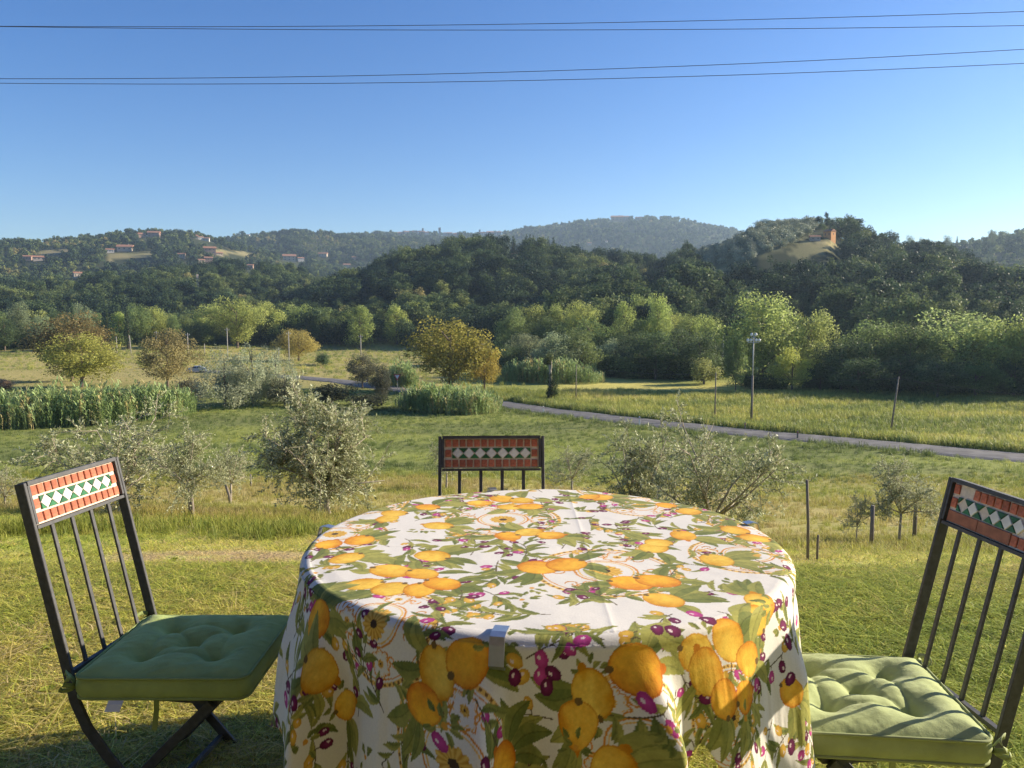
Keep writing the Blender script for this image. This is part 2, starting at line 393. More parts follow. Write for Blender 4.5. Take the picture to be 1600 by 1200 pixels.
# ---- instanced ground cover
def scatter(name, pts, rotz, scl, idx, tint, variants, label, cat, tilt=None):
    """points mesh + geometry nodes that set one of the variant meshes on each point"""
    n = len(pts); me = bpy.data.meshes.new(name); me.vertices.add(n); me.vertices.foreach_set('co', np.asarray(pts, np.float32).ravel())
    rot = np.zeros((n, 3), np.float32); rot[:, 2] = rotz
    if tilt is not None: rot[:, :2] = tilt
    a = me.attributes.new('rot', 'FLOAT_VECTOR', 'POINT'); a.data.foreach_set('vector', rot.ravel())
    sc = np.asarray(scl, np.float32); sc = np.repeat(sc[:, None], 3, 1) if sc.ndim == 1 else sc
    a = me.attributes.new('scl', 'FLOAT_VECTOR', 'POINT'); a.data.foreach_set('vector', sc.ravel())
    a = me.attributes.new('idx', 'INT', 'POINT'); a.data.foreach_set('value', np.asarray(idx, np.int32))
    a = me.attributes.new('tint', 'FLOAT', 'POINT'); a.data.foreach_set('value', np.asarray(tint, np.float32))
    o = bpy.data.objects.new(name, me); COL.objects.link(o)
    c = bpy.data.collections.new(name+'_kinds')
    for i, vm in enumerate(variants):
        q = bpy.data.objects.new('%s_kind_%02d' % (name, i), vm); c.objects.link(q)
    ng = bpy.data.node_groups.new(name+'_scatter', 'GeometryNodeTree')
    ng.interface.new_socket('Geometry', in_out='INPUT', socket_type='NodeSocketGeometry'); ng.interface.new_socket('Geometry', in_out='OUTPUT', socket_type='NodeSocketGeometry')
    N = ng.nodes.new; L = ng.links.new
    gi = N('NodeGroupInput'); go = N('NodeGroupOutput'); ip = N('GeometryNodeInstanceOnPoints'); ci = N('GeometryNodeCollectionInfo')
    ci.inputs['Collection'].default_value = c; ci.inputs['Separate Children'].default_value = True; ci.inputs['Reset Children'].default_value = True
    def attr(nm, t):
        q = N('GeometryNodeInputNamedAttribute'); q.data_type = t; q.inputs['Name'].default_value = nm; return q.outputs[0]
    L(gi.outputs[0], ip.inputs['Points']); L(ci.outputs[0], ip.inputs['Instance']); ip.inputs['Pick Instance'].default_value = True
    L(attr('idx', 'INT'), ip.inputs['Instance Index']); L(attr('rot', 'FLOAT_VECTOR'), ip.inputs['Rotation']); L(attr('scl', 'FLOAT_VECTOR'), ip.inputs['Scale'])
    L(ip.outputs[0], go.inputs[0])
    md = o.modifiers.new('scatter', 'NODES'); md.node_group = ng
    return tag(o, label, cat, None, 'stuff')
def blades(seed, n, h, spread, width, lean=.5, mat=None, droop=.5):
    rng = np.random.default_rng(seed); V = []; F3 = []; F4 = []; tv = []
    for i in range(n):
        a = rng.uniform(0, 6.283); r = spread*math.sqrt(rng.uniform()); p = np.array([r*math.cos(a), r*math.sin(a), -.01])
        b = rng.uniform(0, 6.283); hh = h*rng.uniform(.5, 1.15); le = lean*rng.uniform(.2, 1.2)*hh; d = np.array([math.cos(b), math.sin(b), 0]); s = np.array([-math.sin(b), math.cos(b), 0])*width*rng.uniform(.6, 1.2)*.5
        m = p+d*le*.35+np.array([0, 0, hh*.6]); t = p+d*le*1.1+np.array([0, 0, hh*(1-droop*.35*rng.uniform())])
        k = len(V); V += [p-s, p+s, m+s*.75, m-s*.75, t]; F4.append((k, k+1, k+2, k+3)); F3.append((k+3, k+2, k+4)); tv += [rng.uniform()]*5
    return mesh_np('blades', np.array(V), [np.array(F4), np.array(F3)], mat, attr={'tv': tv})
# ------------------------------------------------------------------ ground sheet
def inside(px, py, poly):
    px = np.asarray(px); py = np.asarray(py); c = np.zeros(px.shape, bool); n = len(poly)
    for i in range(n):
        x1, y1 = poly[i]; x2, y2 = poly[(i+1) % n]
        k = ((y1 > py) != (y2 > py)) & (px < (x2-x1)*(py-y1)/((y2-y1) or 1e-9)+x1); c ^= k
    return c
def project(x, y, z):
    dz = z-CAM_H; f = y*math.cos(PITCH)-dz*math.sin(PITCH); u = y*math.sin(PITCH)+dz*math.cos(PITCH); f = np.maximum(f, .01)
    return 800+FPX*x/f, 600-FPX*u/f
CLEAR = [[(1085, 429), (1130, 416), (1152, 420), (1110, 433)],      # stubble field below the olive grove
         [(985, 436), (1045, 424), (1050, 433), (990, 443)],
         [(1225, 398), (1258, 379), (1318, 379), (1305, 394), (1250, 404)],                               # grass below the hilltop house
         [(1540, 424), (1600, 418), (1600, 432), (1545, 436)],
         [(165, 398), (240, 392), (245, 402), (170, 408)], [(320, 388), (400, 396), (400, 402), (320, 396)], [(60, 392), (110, 388), (110, 396), (60, 400)]]
GROVE = [(1085, 398), (1120, 384), (1160, 366), (1185, 352), (1280, 348), (1262, 372), (1240, 384), (1200, 398), (1160, 412), (1105, 420)]
# ------------------------------------------------------------------ where the far houses stand (photo px, base py, ridge distance if on a skyline, width px, height px, wall, label)
HOUSES = [(1296, 371, 0, 12, 9, 'orange', 'bright orange house with gable end on the right hilltop'), (1273, 375, 0, 14, 5, 'stone', 'low stone outbuilding left of the orange hilltop house'),
 (43, 406, 0, 10, 5, 'pink', 'small pink house in the grove at the far left'), (61, 406, 0, 13, 4, 'stone', 'long low house right of the small pink one'), (122, 433, 0, 11, 6, 'cream', 'pale house alone in the lower left groves'),
 (196, 391, 0, 19, 5, 'cream', 'long cream house below the left ridge'), (172, 394, 0, 10, 4, 'white', 'small white house left of the long cream one'), (225, 370, 1250, 12, 4, 'pink', 'pink house near the left ridge line'), (246, 372, 1250, 15, 6, 'pink', 'large pink house on the left ridge slope'),
 (308, 378, 1250, 10, 4, 'cream', 'cream house at the saddle, first of three'), (318, 378, 1250, 7, 4, 'white', 'white house at the saddle, middle of three'), (327, 379, 1250, 8, 4, 'white', 'white house at the saddle, right of three'),
 (328, 396, 0, 16, 8, 'pink', 'square brick-pink villa, largest on the left hillside'), (342, 398, 0, 10, 3, 'cream', 'low annexe right of the square villa'), (284, 402, 0, 10, 5, 'cream', 'cream farmhouse left below the square villa'), (326, 411, 0, 11, 8, 'pink', 'pink house with tall end wall below the square villa'), (315, 411, 0, 9, 5, 'cream', 'cream wing left of the house below the square villa'),
 (391, 419, 0, 9, 5, 'pink', 'pinkish house half hidden on the lower spur'), (452, 407, 0, 18, 7, 'cream', 'wide cream villa on the middle-left slope'), (470, 409, 0, 9, 6, 'white', 'white house right of the wide cream villa'), (505, 400, 0, 12, 4, 'cream', 'cream house on the slope left of the middle hill'), (542, 418, 0, 10, 5, 'cream', 'cream house at the edge of the middle hill'), (553, 405, 0, 6, 4, 'pink', 'small pink house in the valley behind the middle hill'),
 (391, 367, 1720, 5, 3, 'white', 'tiny white house on the ridge notch'), (804, 389, 492, 9, 5, 'cream', 'pale cottage under the single cypress on the middle hill'), (921, 382, 0, 6, 3, 'cream', 'tiny pale house on the slope under the far ridge'), (947, 378, 0, 4, 2, 'white', 'tiny white house right of the tiny pale one'),
 (962, 344, 2240, 17, 5, 'pink', 'pink villa on the highest ridge'), (976, 344, 2240, 9, 5, 'stone', 'stone wing right of the ridge villa'), (996, 343, 2240, 10, 3, 'cream', 'low cream house right of the ridge villa')]
TOWN = [(628,364,9,3,'pink','pink house at the left end of the hilltop town'),(637,364,7,4,'cream','cream house second from the left in the hilltop town'),(650,362,8,3,'stone','stone house left of the smaller town tower'),(660,363,9,4,'pink','pink house at the foot of the smaller town tower'),(668,364,6,4,'white','white house between the two town towers'),(697,367,6,4,'white','white house right of the bell tower'),(704,367,7,4,'cream','cream house second right of the bell tower'),(712,367,6,3,'pink','pink house third right of the bell tower'),(752,366,8,5,'stone','stone house at the small right-hand town tower'),(757,365,9,4,'white','white house right of the small town tower'),(766,365,10,5,'pink','wide pink house in the right row of the town'),(773,366,7,4,'white','white house second from the right in the town'),(780,366,7,4,'cream','cream house at the right end of the hilltop town')]
HOUSES += [(a, b, 2250, w, h, m, l) for a, b, w, h, m, l in TOWN]
TOWERS = [(688, 366, 2250, 3, 12, 'stone', 'tall bell tower of the hilltop town', 'bell_tower'), (662, 363, 2250, 2.4, 9, 'stone', 'smaller tower in the left row of the hilltop town', 'bell_tower'), (750, 363, 2250, 2.2, 7, 'stone', 'small tower at the right row of the hilltop town', 'bell_tower'), (1030, 340, 2290, 3.5, 5, 'stone', 'squat stone tower at the top of the highest ridge', 'stone_tower'), (309, 453, 0, 3, 22, 'stone', 'slim pointed tower on the left lower slope', 'slim_tower')]
HOUSE_AT = {}
for t in HOUSES+TOWERS:
    if t[2]:
        d = ray(t[0], 500); s = t[2]/math.hypot(d[0], d[1]); g = Vector((d[0]*s, d[1]*s, 0)); g.z = max(T1(g.x, g.y), at(t[0], t[1], g.y).z-6)
    else: g = ground_hit(t[0], t[1]+1, lo=230)
    HOUSE_AT[(t[0], t[1])] = g
ROADPX = [(470, 590), (540, 596), (600, 606), (700, 619), (790, 632), (900, 647), (1000, 659), (1150, 675), (1300, 688), (1450, 702), (1600, 716)]
rp = [ground_hit(px, py, lo=30) for px, py in ROADPX]
rp = [rp[0]+(rp[0]-rp[1])*3]+rp+[rp[-1]+(rp[-1]-rp[-2])*k for k in (1, 2.5, 5)]
_t = np.linspace(0, len(rp)-1, 260); RX = np.interp(_t, range(len(rp)), [p.x for p in rp]); RY = np.interp(_t, range(len(rp)), [p.y for p in rp])
_kk = np.hanning(25); _kk /= _kk.sum()
RX = np.convolve(np.pad(RX, 12, mode='edge'), _kk, 'valid'); RY = np.convolve(np.pad(RY, 12, mode='edge'), _kk, 'valid')
def road_dist(x, y):
    x = np.asarray(x); y = np.asarray(y); out = np.full(x.shape, 1e9)
    for i in range(0, len(RX), 3): out = np.minimum(out, np.hypot(x-RX[i], y-RY[i]))
    return out
def mixc(a, b, t): t = np.asarray(t)[..., None]; return np.asarray(a)*(1-t)+np.asarray(b)*t
def dryness(x, y):
    n = fbm(x*.5, y*.5, 41, 4); n2 = fbm(x*.09+5, y*.09, 51, 3)
    d = .50+1.2*(n-.5)+.8*(n2-.5)
    yn = y+3.5*(n2-.5)*sstep(5, 8, y)+2*(n-.5); d = d+.26*sstep(7, 13, yn)*(1-sstep(34, 48, y))-.30*sstep(46, 56, y)*(1-sstep(68, 80, y))+.12*sstep(76, 90, y)
    return np.clip(d, 0, 1)
def ground_col(x, y, z):
    d = dryness(x, y); c = mixc((.36, .40, .09), (.58, .49, .19), d)
    c = c*(1-.26*sstep(8, 13, y))[:, None]
    soil = sstep(.66, .74, fbm(x*1.9+40, y*1.9, 44, 3))*(1-sstep(7, 10, y)); c = mixc(c, (.22, .16, .10), soil*.7)
    v = sstep(44, 58, y); b = fbm(x*.05, y*.16, 63, 4)
    c = mixc(c, mixc((.14, .175, .055), (.23, .265, .065), sstep(.42, .62, b)), v*.85)
    # beyond the road: yellow-green meadow; far-left fields: cut hay
    rx = np.interp(x, RX, RY, left=RY[0], right=RY[-1])
    m = sstep(2, 9, y-rx)*sstep(50, 60, y); c = mixc(c, mixc((.24, .265, .07), (.48, .44, .13), sstep(.35, .65, fbm(x*.06, y*.12, 71, 4))), m)
    fl = sstep(120, 150, y)*sstep(.02, .12, -x/np.maximum(y, 1)); c = mixc(c, mixc((.26, .24, .09), (.42, .36, .14), fbm(x*.03, y*.08, 81, 4)), fl)
    # bare hay patch on the lawn, by the left chair
    hp = np.exp(-(((x+1.95)/.75)**2+((y-5.0)/.42)**2)**2)*sstep(.3, .55, fbm(x*4, y*4, 5, 3)); c = mixc(c, (.36, .26, .14), hp)
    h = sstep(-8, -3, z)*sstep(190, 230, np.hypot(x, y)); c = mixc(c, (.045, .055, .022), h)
    px, py = project(x, y, z); px = px+22*(fbm(x*.06, y*.06, 95, 3)-.5); py = py+10*(fbm(x*.06+9, y*.06, 96, 3)-.5)
    far = np.hypot(x, y) > 230
    for P in CLEAR:
        k = inside(px, py, P) & far; c[k] = mixc((.16, .17, .065), (.36, .29, .14), fbm(x*.05, y*.05, 91, 3)[k])
    k = inside(px, py, GROVE) & far; c[k] = (.15, .15, .065)
    return c
def build_ground():
    a1 = np.radians(np.linspace(-62, 62, 420)); a2 = np.radians(np.linspace(62, 298, 60)[1:-1]); A = np.concatenate([a1, a2]); nA = len(A)
    r = np.exp(np.linspace(math.log(.25), math.log(2900), 440)); nR = len(r)
    X = np.sin(A)[None]*r[:, None]; Y = np.cos(A)[None]*r[:, None]
    Z = terrain(X.ravel(), Y.ravel()); X = X.ravel(); Y = Y.ravel()
    rd = road_dist(X, Y); Z = Z-.10*(1-sstep(2.2, 4.5, rd))
    c = ground_col(X, Y, Z)
    V = np.stack([X, Y, Z], 1); V = np.concatenate([V, [[0, 0, T1(0, 0)]]]); c = np.concatenate([c, c[:1]])
    i = np.arange(nR-1)[:, None]*nA; j = np.arange(nA)[None]; j2 = (j+1) % nA
    F = np.stack([i+j, i+j2, i+nA+j2, i+nA+j], -1).reshape(-1, 4)[:, ::-1]
    T = np.stack([np.full(nA, len(V)-1), np.arange(nA), (np.arange(nA)+1) % nA], 1)[:, ::-1]
    m, nt, out, N = newmat('ground'); L = nt.links.new
    p = N('ShaderNodeBsdfPrincipled'); p.inputs['Roughness'].default_value = .95; p.inputs['Specular IOR Level'].default_value = .1
    at_ = N('ShaderNodeAttribute'); at_.attribute_name = 'col'; tc = N('ShaderNodeTexCoord')
    n1 = N('ShaderNodeTexNoise'); n1.inputs['Scale'].default_value = 1.3; n1.inputs['Detail'].default_value = 10; n1.inputs['Roughness'].default_value = .75
    n2 = N('ShaderNodeTexNoise'); n2.inputs['Scale'].default_value = 35; n2.inputs['Detail'].default_value = 6
    L(tc.outputs['Object'], n1.inputs['Vector']); L(tc.outputs['Object'], n2.inputs['Vector'])
    ad = N('ShaderNodeMath', operation='ADD'); L(n1.outputs['Fac'], ad.inputs[0]); L(n2.outputs['Fac'], ad.inputs[1])
    mr = N('ShaderNodeMapRange'); mr.inputs['From Min'].default_value = .65; mr.inputs['From Max'].default_value = 1.35; mr.inputs['To Min'].default_value = .55; mr.inputs['To Max'].default_value = 1.35
    L(ad.outputs[0], mr.inputs['Value']); sc = N('ShaderNodeVectorMath', operation='SCALE'); L(at_.outputs['Color'], sc.inputs[0]); L(mr.outputs[0], sc.inputs['Scale'])
    L(sc.outputs[0], p.inputs['Base Color'])
    bp = N('ShaderNodeBump'); bp.inputs['Strength'].default_value = .6; bp.inputs['Distance'].default_value = .06; L(ad.outputs[0], bp.inputs['Height']); L(bp.outputs[0], p.inputs['Normal'])
    L(p.outputs[0], out.inputs['Surface'])
    me = mesh_np('ground', V, [F, T], m, smooth=True, col=c)
    return tag(link('ground', me), 'grassy hillside, valley floor and wooded hills', None, None, 'structure')
build_ground()

# ------------------------------------------------------------------ road
def build_road():
    V = []; n = len(RX); hw = 2.0; offs = [-hw-.5, -hw, -1.1, 0, 1.1, hw, hw+.5]; drop = [-.16, 0, .03, .05, .03, 0, -.16]
    for i in range(n):
        tx = RX[min(i+1, n-1)]-RX[max(i-1, 0)]; ty = RY[min(i+1, n-1)]-RY[max(i-1, 0)]; l = math.hypot(tx, ty); nx, ny = -ty/l, tx/l
        zc = T1(RX[i], RY[i])+.10
        for o_, d_ in zip(offs, drop): V.append((RX[i]+nx*o_, RY[i]+ny*o_, zc+d_))
    k = len(offs); F = np.array([(i*k+j, i*k+j+1, (i+1)*k+j+1, (i+1)*k+j) for i in range(n-1) for j in range(k-1)])
    m = solid('road_asphalt', (.12, .117, .115), .85, var=.35, scale=.8, bump=.1)
    tag(link('road', mesh_np('road', np.array(V), F[:, ::-1], m, smooth=True)), 'narrow grey country road crossing the valley', None, None, 'structure')
    # worn pale edge lines
    ml = solid('road_line_paint', (.3, .29, .27), .8, var=.4, scale=2)
    for s in (-1, 1):
        W = []
        for i in range(n):
            tx = RX[min(i+1, n-1)]-RX[max(i-1, 0)]; ty = RY[min(i+1, n-1)]-RY[max(i-1, 0)]; l = math.hypot(tx, ty); nx, ny = -ty/l, tx/l
            zc = T1(RX[i], RY[i])+.112
            for o_ in (1.75*s-.05, 1.75*s+.05): W.append((RX[i]+nx*o_, RY[i]+ny*o_, zc))
        F2 = np.array([(i*2, i*2+2, i*2+3, i*2+1) for i in range(n-1)])
        tag(link('road_edge_line', mesh_np('road_edge_line', np.array(W), F2, ml)), 'worn pale line along the road edge', None, None, 'structure')
build_road()

# ------------------------------------------------------------------ forests on the hills
M_FOREST = foliage_mat('forest_leaves', trans=.3, contrast=.5, spec=.05, instanced=True, ramp=[(0, (.035, .06, .034)), (.35, (.085, .125, .05)), (.65, (.15, .19, .065)), (.85, (.24, .27, .09)), (1, (.34, .30, .12))])
M_GROVE = foliage_mat('grove_leaves', trans=.15, contrast=.35, instanced=True, ramp=[(0, (.20, .23, .14)), (1, (.36, .39, .26))])
def low_tree(kind, seed, nleaf, size, ncl=24, mat=None, wid=None):
    rng = np.random.default_rng(seed); C, R = clumps(kind, rng, ncl); V, F, tv = cloud(rng, C, np.array(R)*1.25, nleaf, size, flat=.95); me = mesh_np('forest_'+kind, V, F, mat or M_FOREST, attr={'tv': tv}); return me
near_var = [low_tree('broad', 100+i, 2200, .058, 34) for i in range(5)]+[low_tree('willow', 140, 2200, .055, 40)]+[low_tree('pine', 120+i, 2000, .06, 30) for i in range(2)]+[low_tree('poplar', 130+i, 1800, .052, 36) for i in range(2)]+[low_tree('shrub', 150, 1800, .07, 22)]
far_var = [low_tree('broad', 200+i, 420, .14, 20) for i in range(4)]+[low_tree('pine', 220, 420, .13, 20)]
def forest_on(L, spacing, hgt, variants, label, seed, prio, rlo=None, rhi=1.03, pxr=(-650, 2250), sparse=0):
    rng = np.random.default_rng(seed); R = L['R']; r0 = rlo or L['r0']+6
    a0, a1 = math.atan((pxr[0]-800)/FPX), math.atan((pxr[1]-800)/FPX)
    area = (a1-a0)*.5*((R*rhi)**2-r0**2); n = int(area/spacing**2)
    a = rng.uniform(a0, a1, n); r = np.sqrt(rng.uniform(r0**2, (R*rhi)**2, n)); x = r*np.sin(a); y = r*np.cos(a); z = terrain(x, y)
    px = 800+FPX*np.tan(a); hl = hill_h(L, px, r)
    own = (z-hl < 4.0) & (z > -9.3) & (hl > valley(x, y)-1)
    keep = own.copy()
    for P in CLEAR+[GROVE]:
        for q in (0, .4, .75):
            pj = project(x, y, z+hgt*q); keep &= ~inside(pj[0], pj[1], P)
    for (hx_, hb_), hg in HOUSE_AT.items():
        hw_, hh_ = next((t[3], t[4]) for t in HOUSES+TOWERS if (t[0], t[1]) == (hx_, hb_))
        p0 = project(x, y, z); p1 = project(x, y, z+hgt*1.15); cw = hgt*.45*FPX/np.maximum(y, 1)
        keep &= ~((np.abs(p0[0]-hx_) < hw_*.55+cw) & (p1[1] < hb_-.3*hh_) & (p0[1] > hb_-hh_) & (r < hg.length+4))
    # keep what can be seen past the ground in front of it
    kk = np.where(keep)[0]
    for f in np.linspace(.35, .97, 26):
        xs, ys = x[kk]*f, y[kk]*f; zs = CAM_H+(z[kk]+hgt*1.1-CAM_H)*f; kk = kk[zs > terrain(xs, ys)-1]
    x, y, z, r = x[kk], y[kk], z[kk], r[kk]; n = len(x)
    nz = fbm(x*.022, y*.022, seed, 3); tint = np.clip(.36+1.4*(nz-.5)+rng.normal(0, .22, n), 0, 1)
    h = hgt*np.clip(rng.lognormal(-.08, .3, n), .4, 1.4)*(1-.2*(nz > .55)); w = h*rng.uniform(.7, 1.35, n)
    if L['n'] == 'right': q = project(x, y, z)[0]; f = 1-.5*sstep(1075, 1095, q)*(1-sstep(1300, 1325, q)); h = h*f; w = w*f
    if sparse:
        nb = fbm(x*.012, y*.012, seed+7, 3); kk = rng.uniform(0, 1, n) > sparse*sstep(.45, .6, nb); x, y, z, h, w, tint = x[kk], y[kk], z[kk], h[kk], w[kk], tint[kk]; n = len(x)
    scatter('forest', np.stack([x, y, z-.4], 1), rng.uniform(0, 6.28, n), np.stack([w, w, h], 1), rng.integers(0, len(variants), n), tint, variants, label, 'forest')
    return n
HL = {L['n']: L for L in HILLS}
cnt = [forest_on(HL['mid'], 6.0, 10.5, near_var, 'dense dark green wood covering the middle hill', 1, 0),
       forest_on(HL['right'], 5.8, 9.5, near_var, 'wood covering the steep hill on the right of the valley', 2, 0),
       forest_on(HL['spur'], 5.8, 11, near_var, 'dark shaded wood along the foot of the right hill', 3, 0),
       forest_on(HL['leftspur'], 7, 11, near_var, 'wooded lower slope below the left hillside houses', 4, 0),
       forest_on(HL['left'], 9, 9.5, far_var, 'patchy woods and groves on the left hillside', 5, 0, sparse=.3),
       forest_on(HL['leftfar'], 11, 10, far_var, 'hazy wood on the ridge left of the hilltop town', 6, 0),
       forest_on(HL['far'], 13, 10.5, far_var, 'hazy blue-green wood on the farthest ridge', 7, 0),
       forest_on(HL['rightfar'], 9, 10, far_var, 'sunlit hazy wood on the far right ridge', 8, 0)]
print('forest', cnt)
def grove():
    rng = np.random.default_rng(9); pts = []
    L = HL['right']
    for r in np.arange(300, 462, 5.6):
        for a in np.arange(math.atan(250/FPX), math.atan(520/FPX), 5.6/r):
            rr = r+rng.normal(0, .7); aa = a+rng.normal(0, .7)/r; pts.append((rr*math.sin(aa), rr*math.cos(aa)))
    P = np.array(pts); z = terrain(P[:, 0], P[:, 1]); q = project(P[:, 0], P[:, 1], z); k = inside(q[0], q[1], GROVE); P = P[k]; z = z[k]; n = len(P)
    v = [low_tree('shrub', 300+i, 700, .11, 14, M_GROVE) for i in range(3)]; h = rng.uniform(3.4, 5.0, n)
    print('grove', n)
    scatter('olive_grove', np.column_stack([P, z-.1]), rng.uniform(0, 6.28, n), np.stack([h*1.05, h*1.05, h], 1), rng.integers(0, 3, n), rng.uniform(0, 1, n), v, 'rows of small silvery olive trees on the hill below the orange house', 'olive grove')
grove()
# ------------------------------------------------------------------ trees of the valley
LG = (.15, .175, .05); MG = (.085, .11, .038); DG = (.045, .065, .027); YG = (.19, .2, .045); GOLD = (.135, .125, .028); BRN = (.115, .09, .038); SIL = (.185, .195, .125); GREY = (.12, .14, .075)
# far belt along the left fields
BELT_L = [(-30,478,60,MG),(25,473,34,GREY),(40,497,44,DG),(5,500,40,DG),(88,486,30,DG),(125,475,32,GREY),(150,490,30,MG),(110,500,40,DG),(185,488,26,LG),(214,475,34,MG),(240,480,40,LG),(228,505,34,YG),(272,490,16,MG),
          (287,492,26,MG),(300,503,36,DG),(330,476,50,LG),(370,466,62,LG),(415,472,54,LG),(345,500,50,MG),(395,498,52,MG),(440,490,28,YG),(470,477,48,LG),(505,481,36,MG),(488,500,30,DG),(530,500,40,DG),
          (540,486,32,LG),(562,478,36,LG),(598,512,28,LG),(600,481,28,LG),(620,477,32,LG),(650,472,36,LG),(680,470,38,LG),(706,475,32,LG),(580,502,34,MG),(635,504,30,MG),(740,500,26,YG),(732,486,36,MG),(770,482,27,LG),(762,510,34,DG)]
ORD = 'first second third fourth fifth sixth seventh eighth ninth tenth eleventh twelfth thirteenth fourteenth fifteenth sixteenth'.split()
def ranked(lst):
    seen = {}
    for t in sorted(lst, key=lambda q: q[0]): seen[t[3]] = seen.get(t[3], -1)+1; yield (*t, ORD[seen[t[3]]])
for px, top, w, c, nth in ranked(BELT_L):
    kind = 'poplar' if w < 40 and c in (LG, YG) else 'broad'
    lab = {LG: 'light green tree in the far belt behind the left fields', YG: 'yellow-green tree in the far belt behind the left fields', MG: 'mid green tree in the far belt behind the left fields',
           DG: 'dark green low tree in the far belt behind the left fields', GREY: 'grey-green rounded tree in the far belt at the left'}[c]
    put_tree(kind, px, top, w*1.15, c, nth+' '+lab.replace(' in the', ' from the left in the', 1), group='trees of the far left belt', dist=285+rngT.uniform(-14, 22))
for px, top, w, lab in [(167, 484, 8, 'slim dark cypress behind the brown walnut, left one of two'), (199, 480, 11, 'tall dark cypress right of the brown walnut, right one of two'), (113, 470, 8, 'short cypress top rising behind the brown walnut crown')]:
    put_tree('cypress', px, top, w, (.03, .045, .022), lab, name='cypress_tree', dist=270, group='cypresses behind the left field')
for _ in range(16): rngT.integers(0, 4); rngT.uniform(0, 6.28); rngT.uniform(.85, 1.15); rngT.uniform(.94, 1.06)
put_tree('broad', 63, 494, 30, GREY, 'small tree with a pale bare trunk at the edge of the hay field', dist=262)
# belt in the middle
BELT_M = [(800,482,44,MG),(818,494,34,LG),(838,478,48,LG),(862,496,40,MG),(880,476,44,LG),(912,472,50,LG),(942,480,44,LG),(975,472,34,LG),(1006,462,44,LG),(1028,460,38,LG),(1050,488,44,LG),(1078,492,40,LG),(1102,493,42,LG),(1121,500,24,LG),
          (795,512,40,DG),(845,505,50,MG),(925,500,50,MG),(985,500,50,MG),(1130,528,20,MG)]
for px, top, w, c, nth in ranked(BELT_M):
    lab = {LG: 'sunlit light green tree in the riverside belt at the centre', MG: 'mid green tree in the riverside belt at the centre', DG: 'dark green tree in the riverside belt at the centre'}[c]
    put_tree('poplar' if w < 36 else 'broad', px, top, w*1.15, c, nth+' '+lab.replace(' in the', ' from the left in the', 1), group='trees of the central riverside belt', dist=205+rngT.uniform(-14, 14))
for px, top, w, c, nth in ranked([(800,540,44,DG),(828,522,50,GREY),(868,520,56,GREY),(905,514,50,MG),(935,545,40,MG),(962,530,46,GREY),(992,520,50,DG),(1025,518,56,DG),(1060,514,54,DG),(1095,520,50,DG),(850,560,34,MG),(890,552,36,DG)]):
    put_tree('broad', px, top, w*1.25, c, nth+(' dark' if c == DG else ' mid green' if c == MG else ' grey-green')+' lower tree from the left in the front row of the central belt', group='front row of the central belt', dist=158+rngT.uniform(-6, 10))
# right-hand belt
for px, top, w, c, lab in [(1192,458,100,(.125,.155,.048),'tall sunlit pale green tree behind the floodlight mast'), (1264,487,72,(.135,.16,.05),'sunlit pale green tree right of the tallest valley tree'),
        (1240,545,50,YG,'low yellow-green tree at the foot of the tallest valley tree'), (1152,520,30,MG,'small tree left of the floodlight mast'), (1318,530,70,DG,'dark tree right of the pale sunlit pair'),
        (1370,502,90,MG,'broad mid green tree in the right belt, left of the great rounded crown'), (1425,506,80,MG,'mid green tree touching the great rounded crown'), (1505,487,125,(.14,.165,.06),'great rounded light green crown in the right belt'),
        (1560,497,90,LG,'light green tree right of the great rounded crown'), (1604,500,50,LG,'light green tree cut by the right picture edge'), (1670,488,110,MG,'mid green tree just right of the tree cut by the picture edge'),
        (1345,560,66,DG,'low dark tree at the meadow edge below the right belt'), (1410,556,70,DG,'low dark bushy tree below the mid green right trees'), (1470,562,66,DG,'low dark tree below the great rounded crown'), (1530,568,66,(.07,.1,.03),'low green tree below the great rounded crown, right side'), (1590,560,60,DG,'low dark tree at the right picture edge'), (1285,575,44,DG,'dark ivy-hung low tree beside the pale pair')]:
    put_tree('broad', px, top, w*1.12, c, lab, group='trees of the right belt', dist=(143 if top < 520 else 134)+rngT.uniform(-4, 4))
# single trees in the fields
put_tree('broad', 112, 490, 104, BRN, 'large walnut tree with browning crown in the left field', name='walnut_tree', base=596)
put_tree('broad', 128, 522, 104, (.155, .16, .04), 'green leafy walnut in front of the browning walnut', name='walnut_tree', base=605)
put_tree('broad', 262, 516, 74, (.15, .125, .055), 'thin brownish tree with a leaning pale trunk left of the silver willows', base=607)
put_tree('broad', 705, 499, 118, GOLD, 'large golden-yellow walnut tree beside the road, behind the centre reeds', name='walnut_tree', base=612)
put_tree('broad', 757, 538, 52, (.16, .13, .03), 'smaller orange-yellow walnut at the right of the golden one', name='walnut_tree', base=610)
put_tree('broad', 465, 515, 60, (.19, .165, .05), 'rounded yellowish tree right of the silver willows', dist=215)
put_tree('shrub', 505, 552, 30, DG, 'dark round bush in the far field right of the yellowish tree', name='shrub', base=572, cat='shrub')
for px, top, w, b, lab in [(352, 545, 96, 636, 'broad silver-leaved willow, left of the clump'), (395, 541, 70, 632, 'silver-leaved willow in the middle of the clump'), (432, 548, 62, 630, 'smaller silver-leaved willow, right of the clump')]:
    put_tree('willow', px, top, w, SIL, lab, name='willow_tree', base=b, group='silver willow clump')
put_tree('shrub', 445, 592, 50, (.10, .105, .06), 'grey-green bush at the right foot of the silver willows', name='shrub', base=634, cat='shrub')
put_tree('shrub', 296, 590, 44, (.09, .08, .05), 'dry twiggy bush between brown tree and silver willows', name='shrub', base=628, cat='shrub')
put_tree('broad', 566, 552, 46, (.055, .055, .035), 'dark bushy tree by the road bend', base=607)
put_tree('broad', 596, 568, 30, (.045, .045, .03), 'narrow dark tree with bare stem by the road bend', base=632)
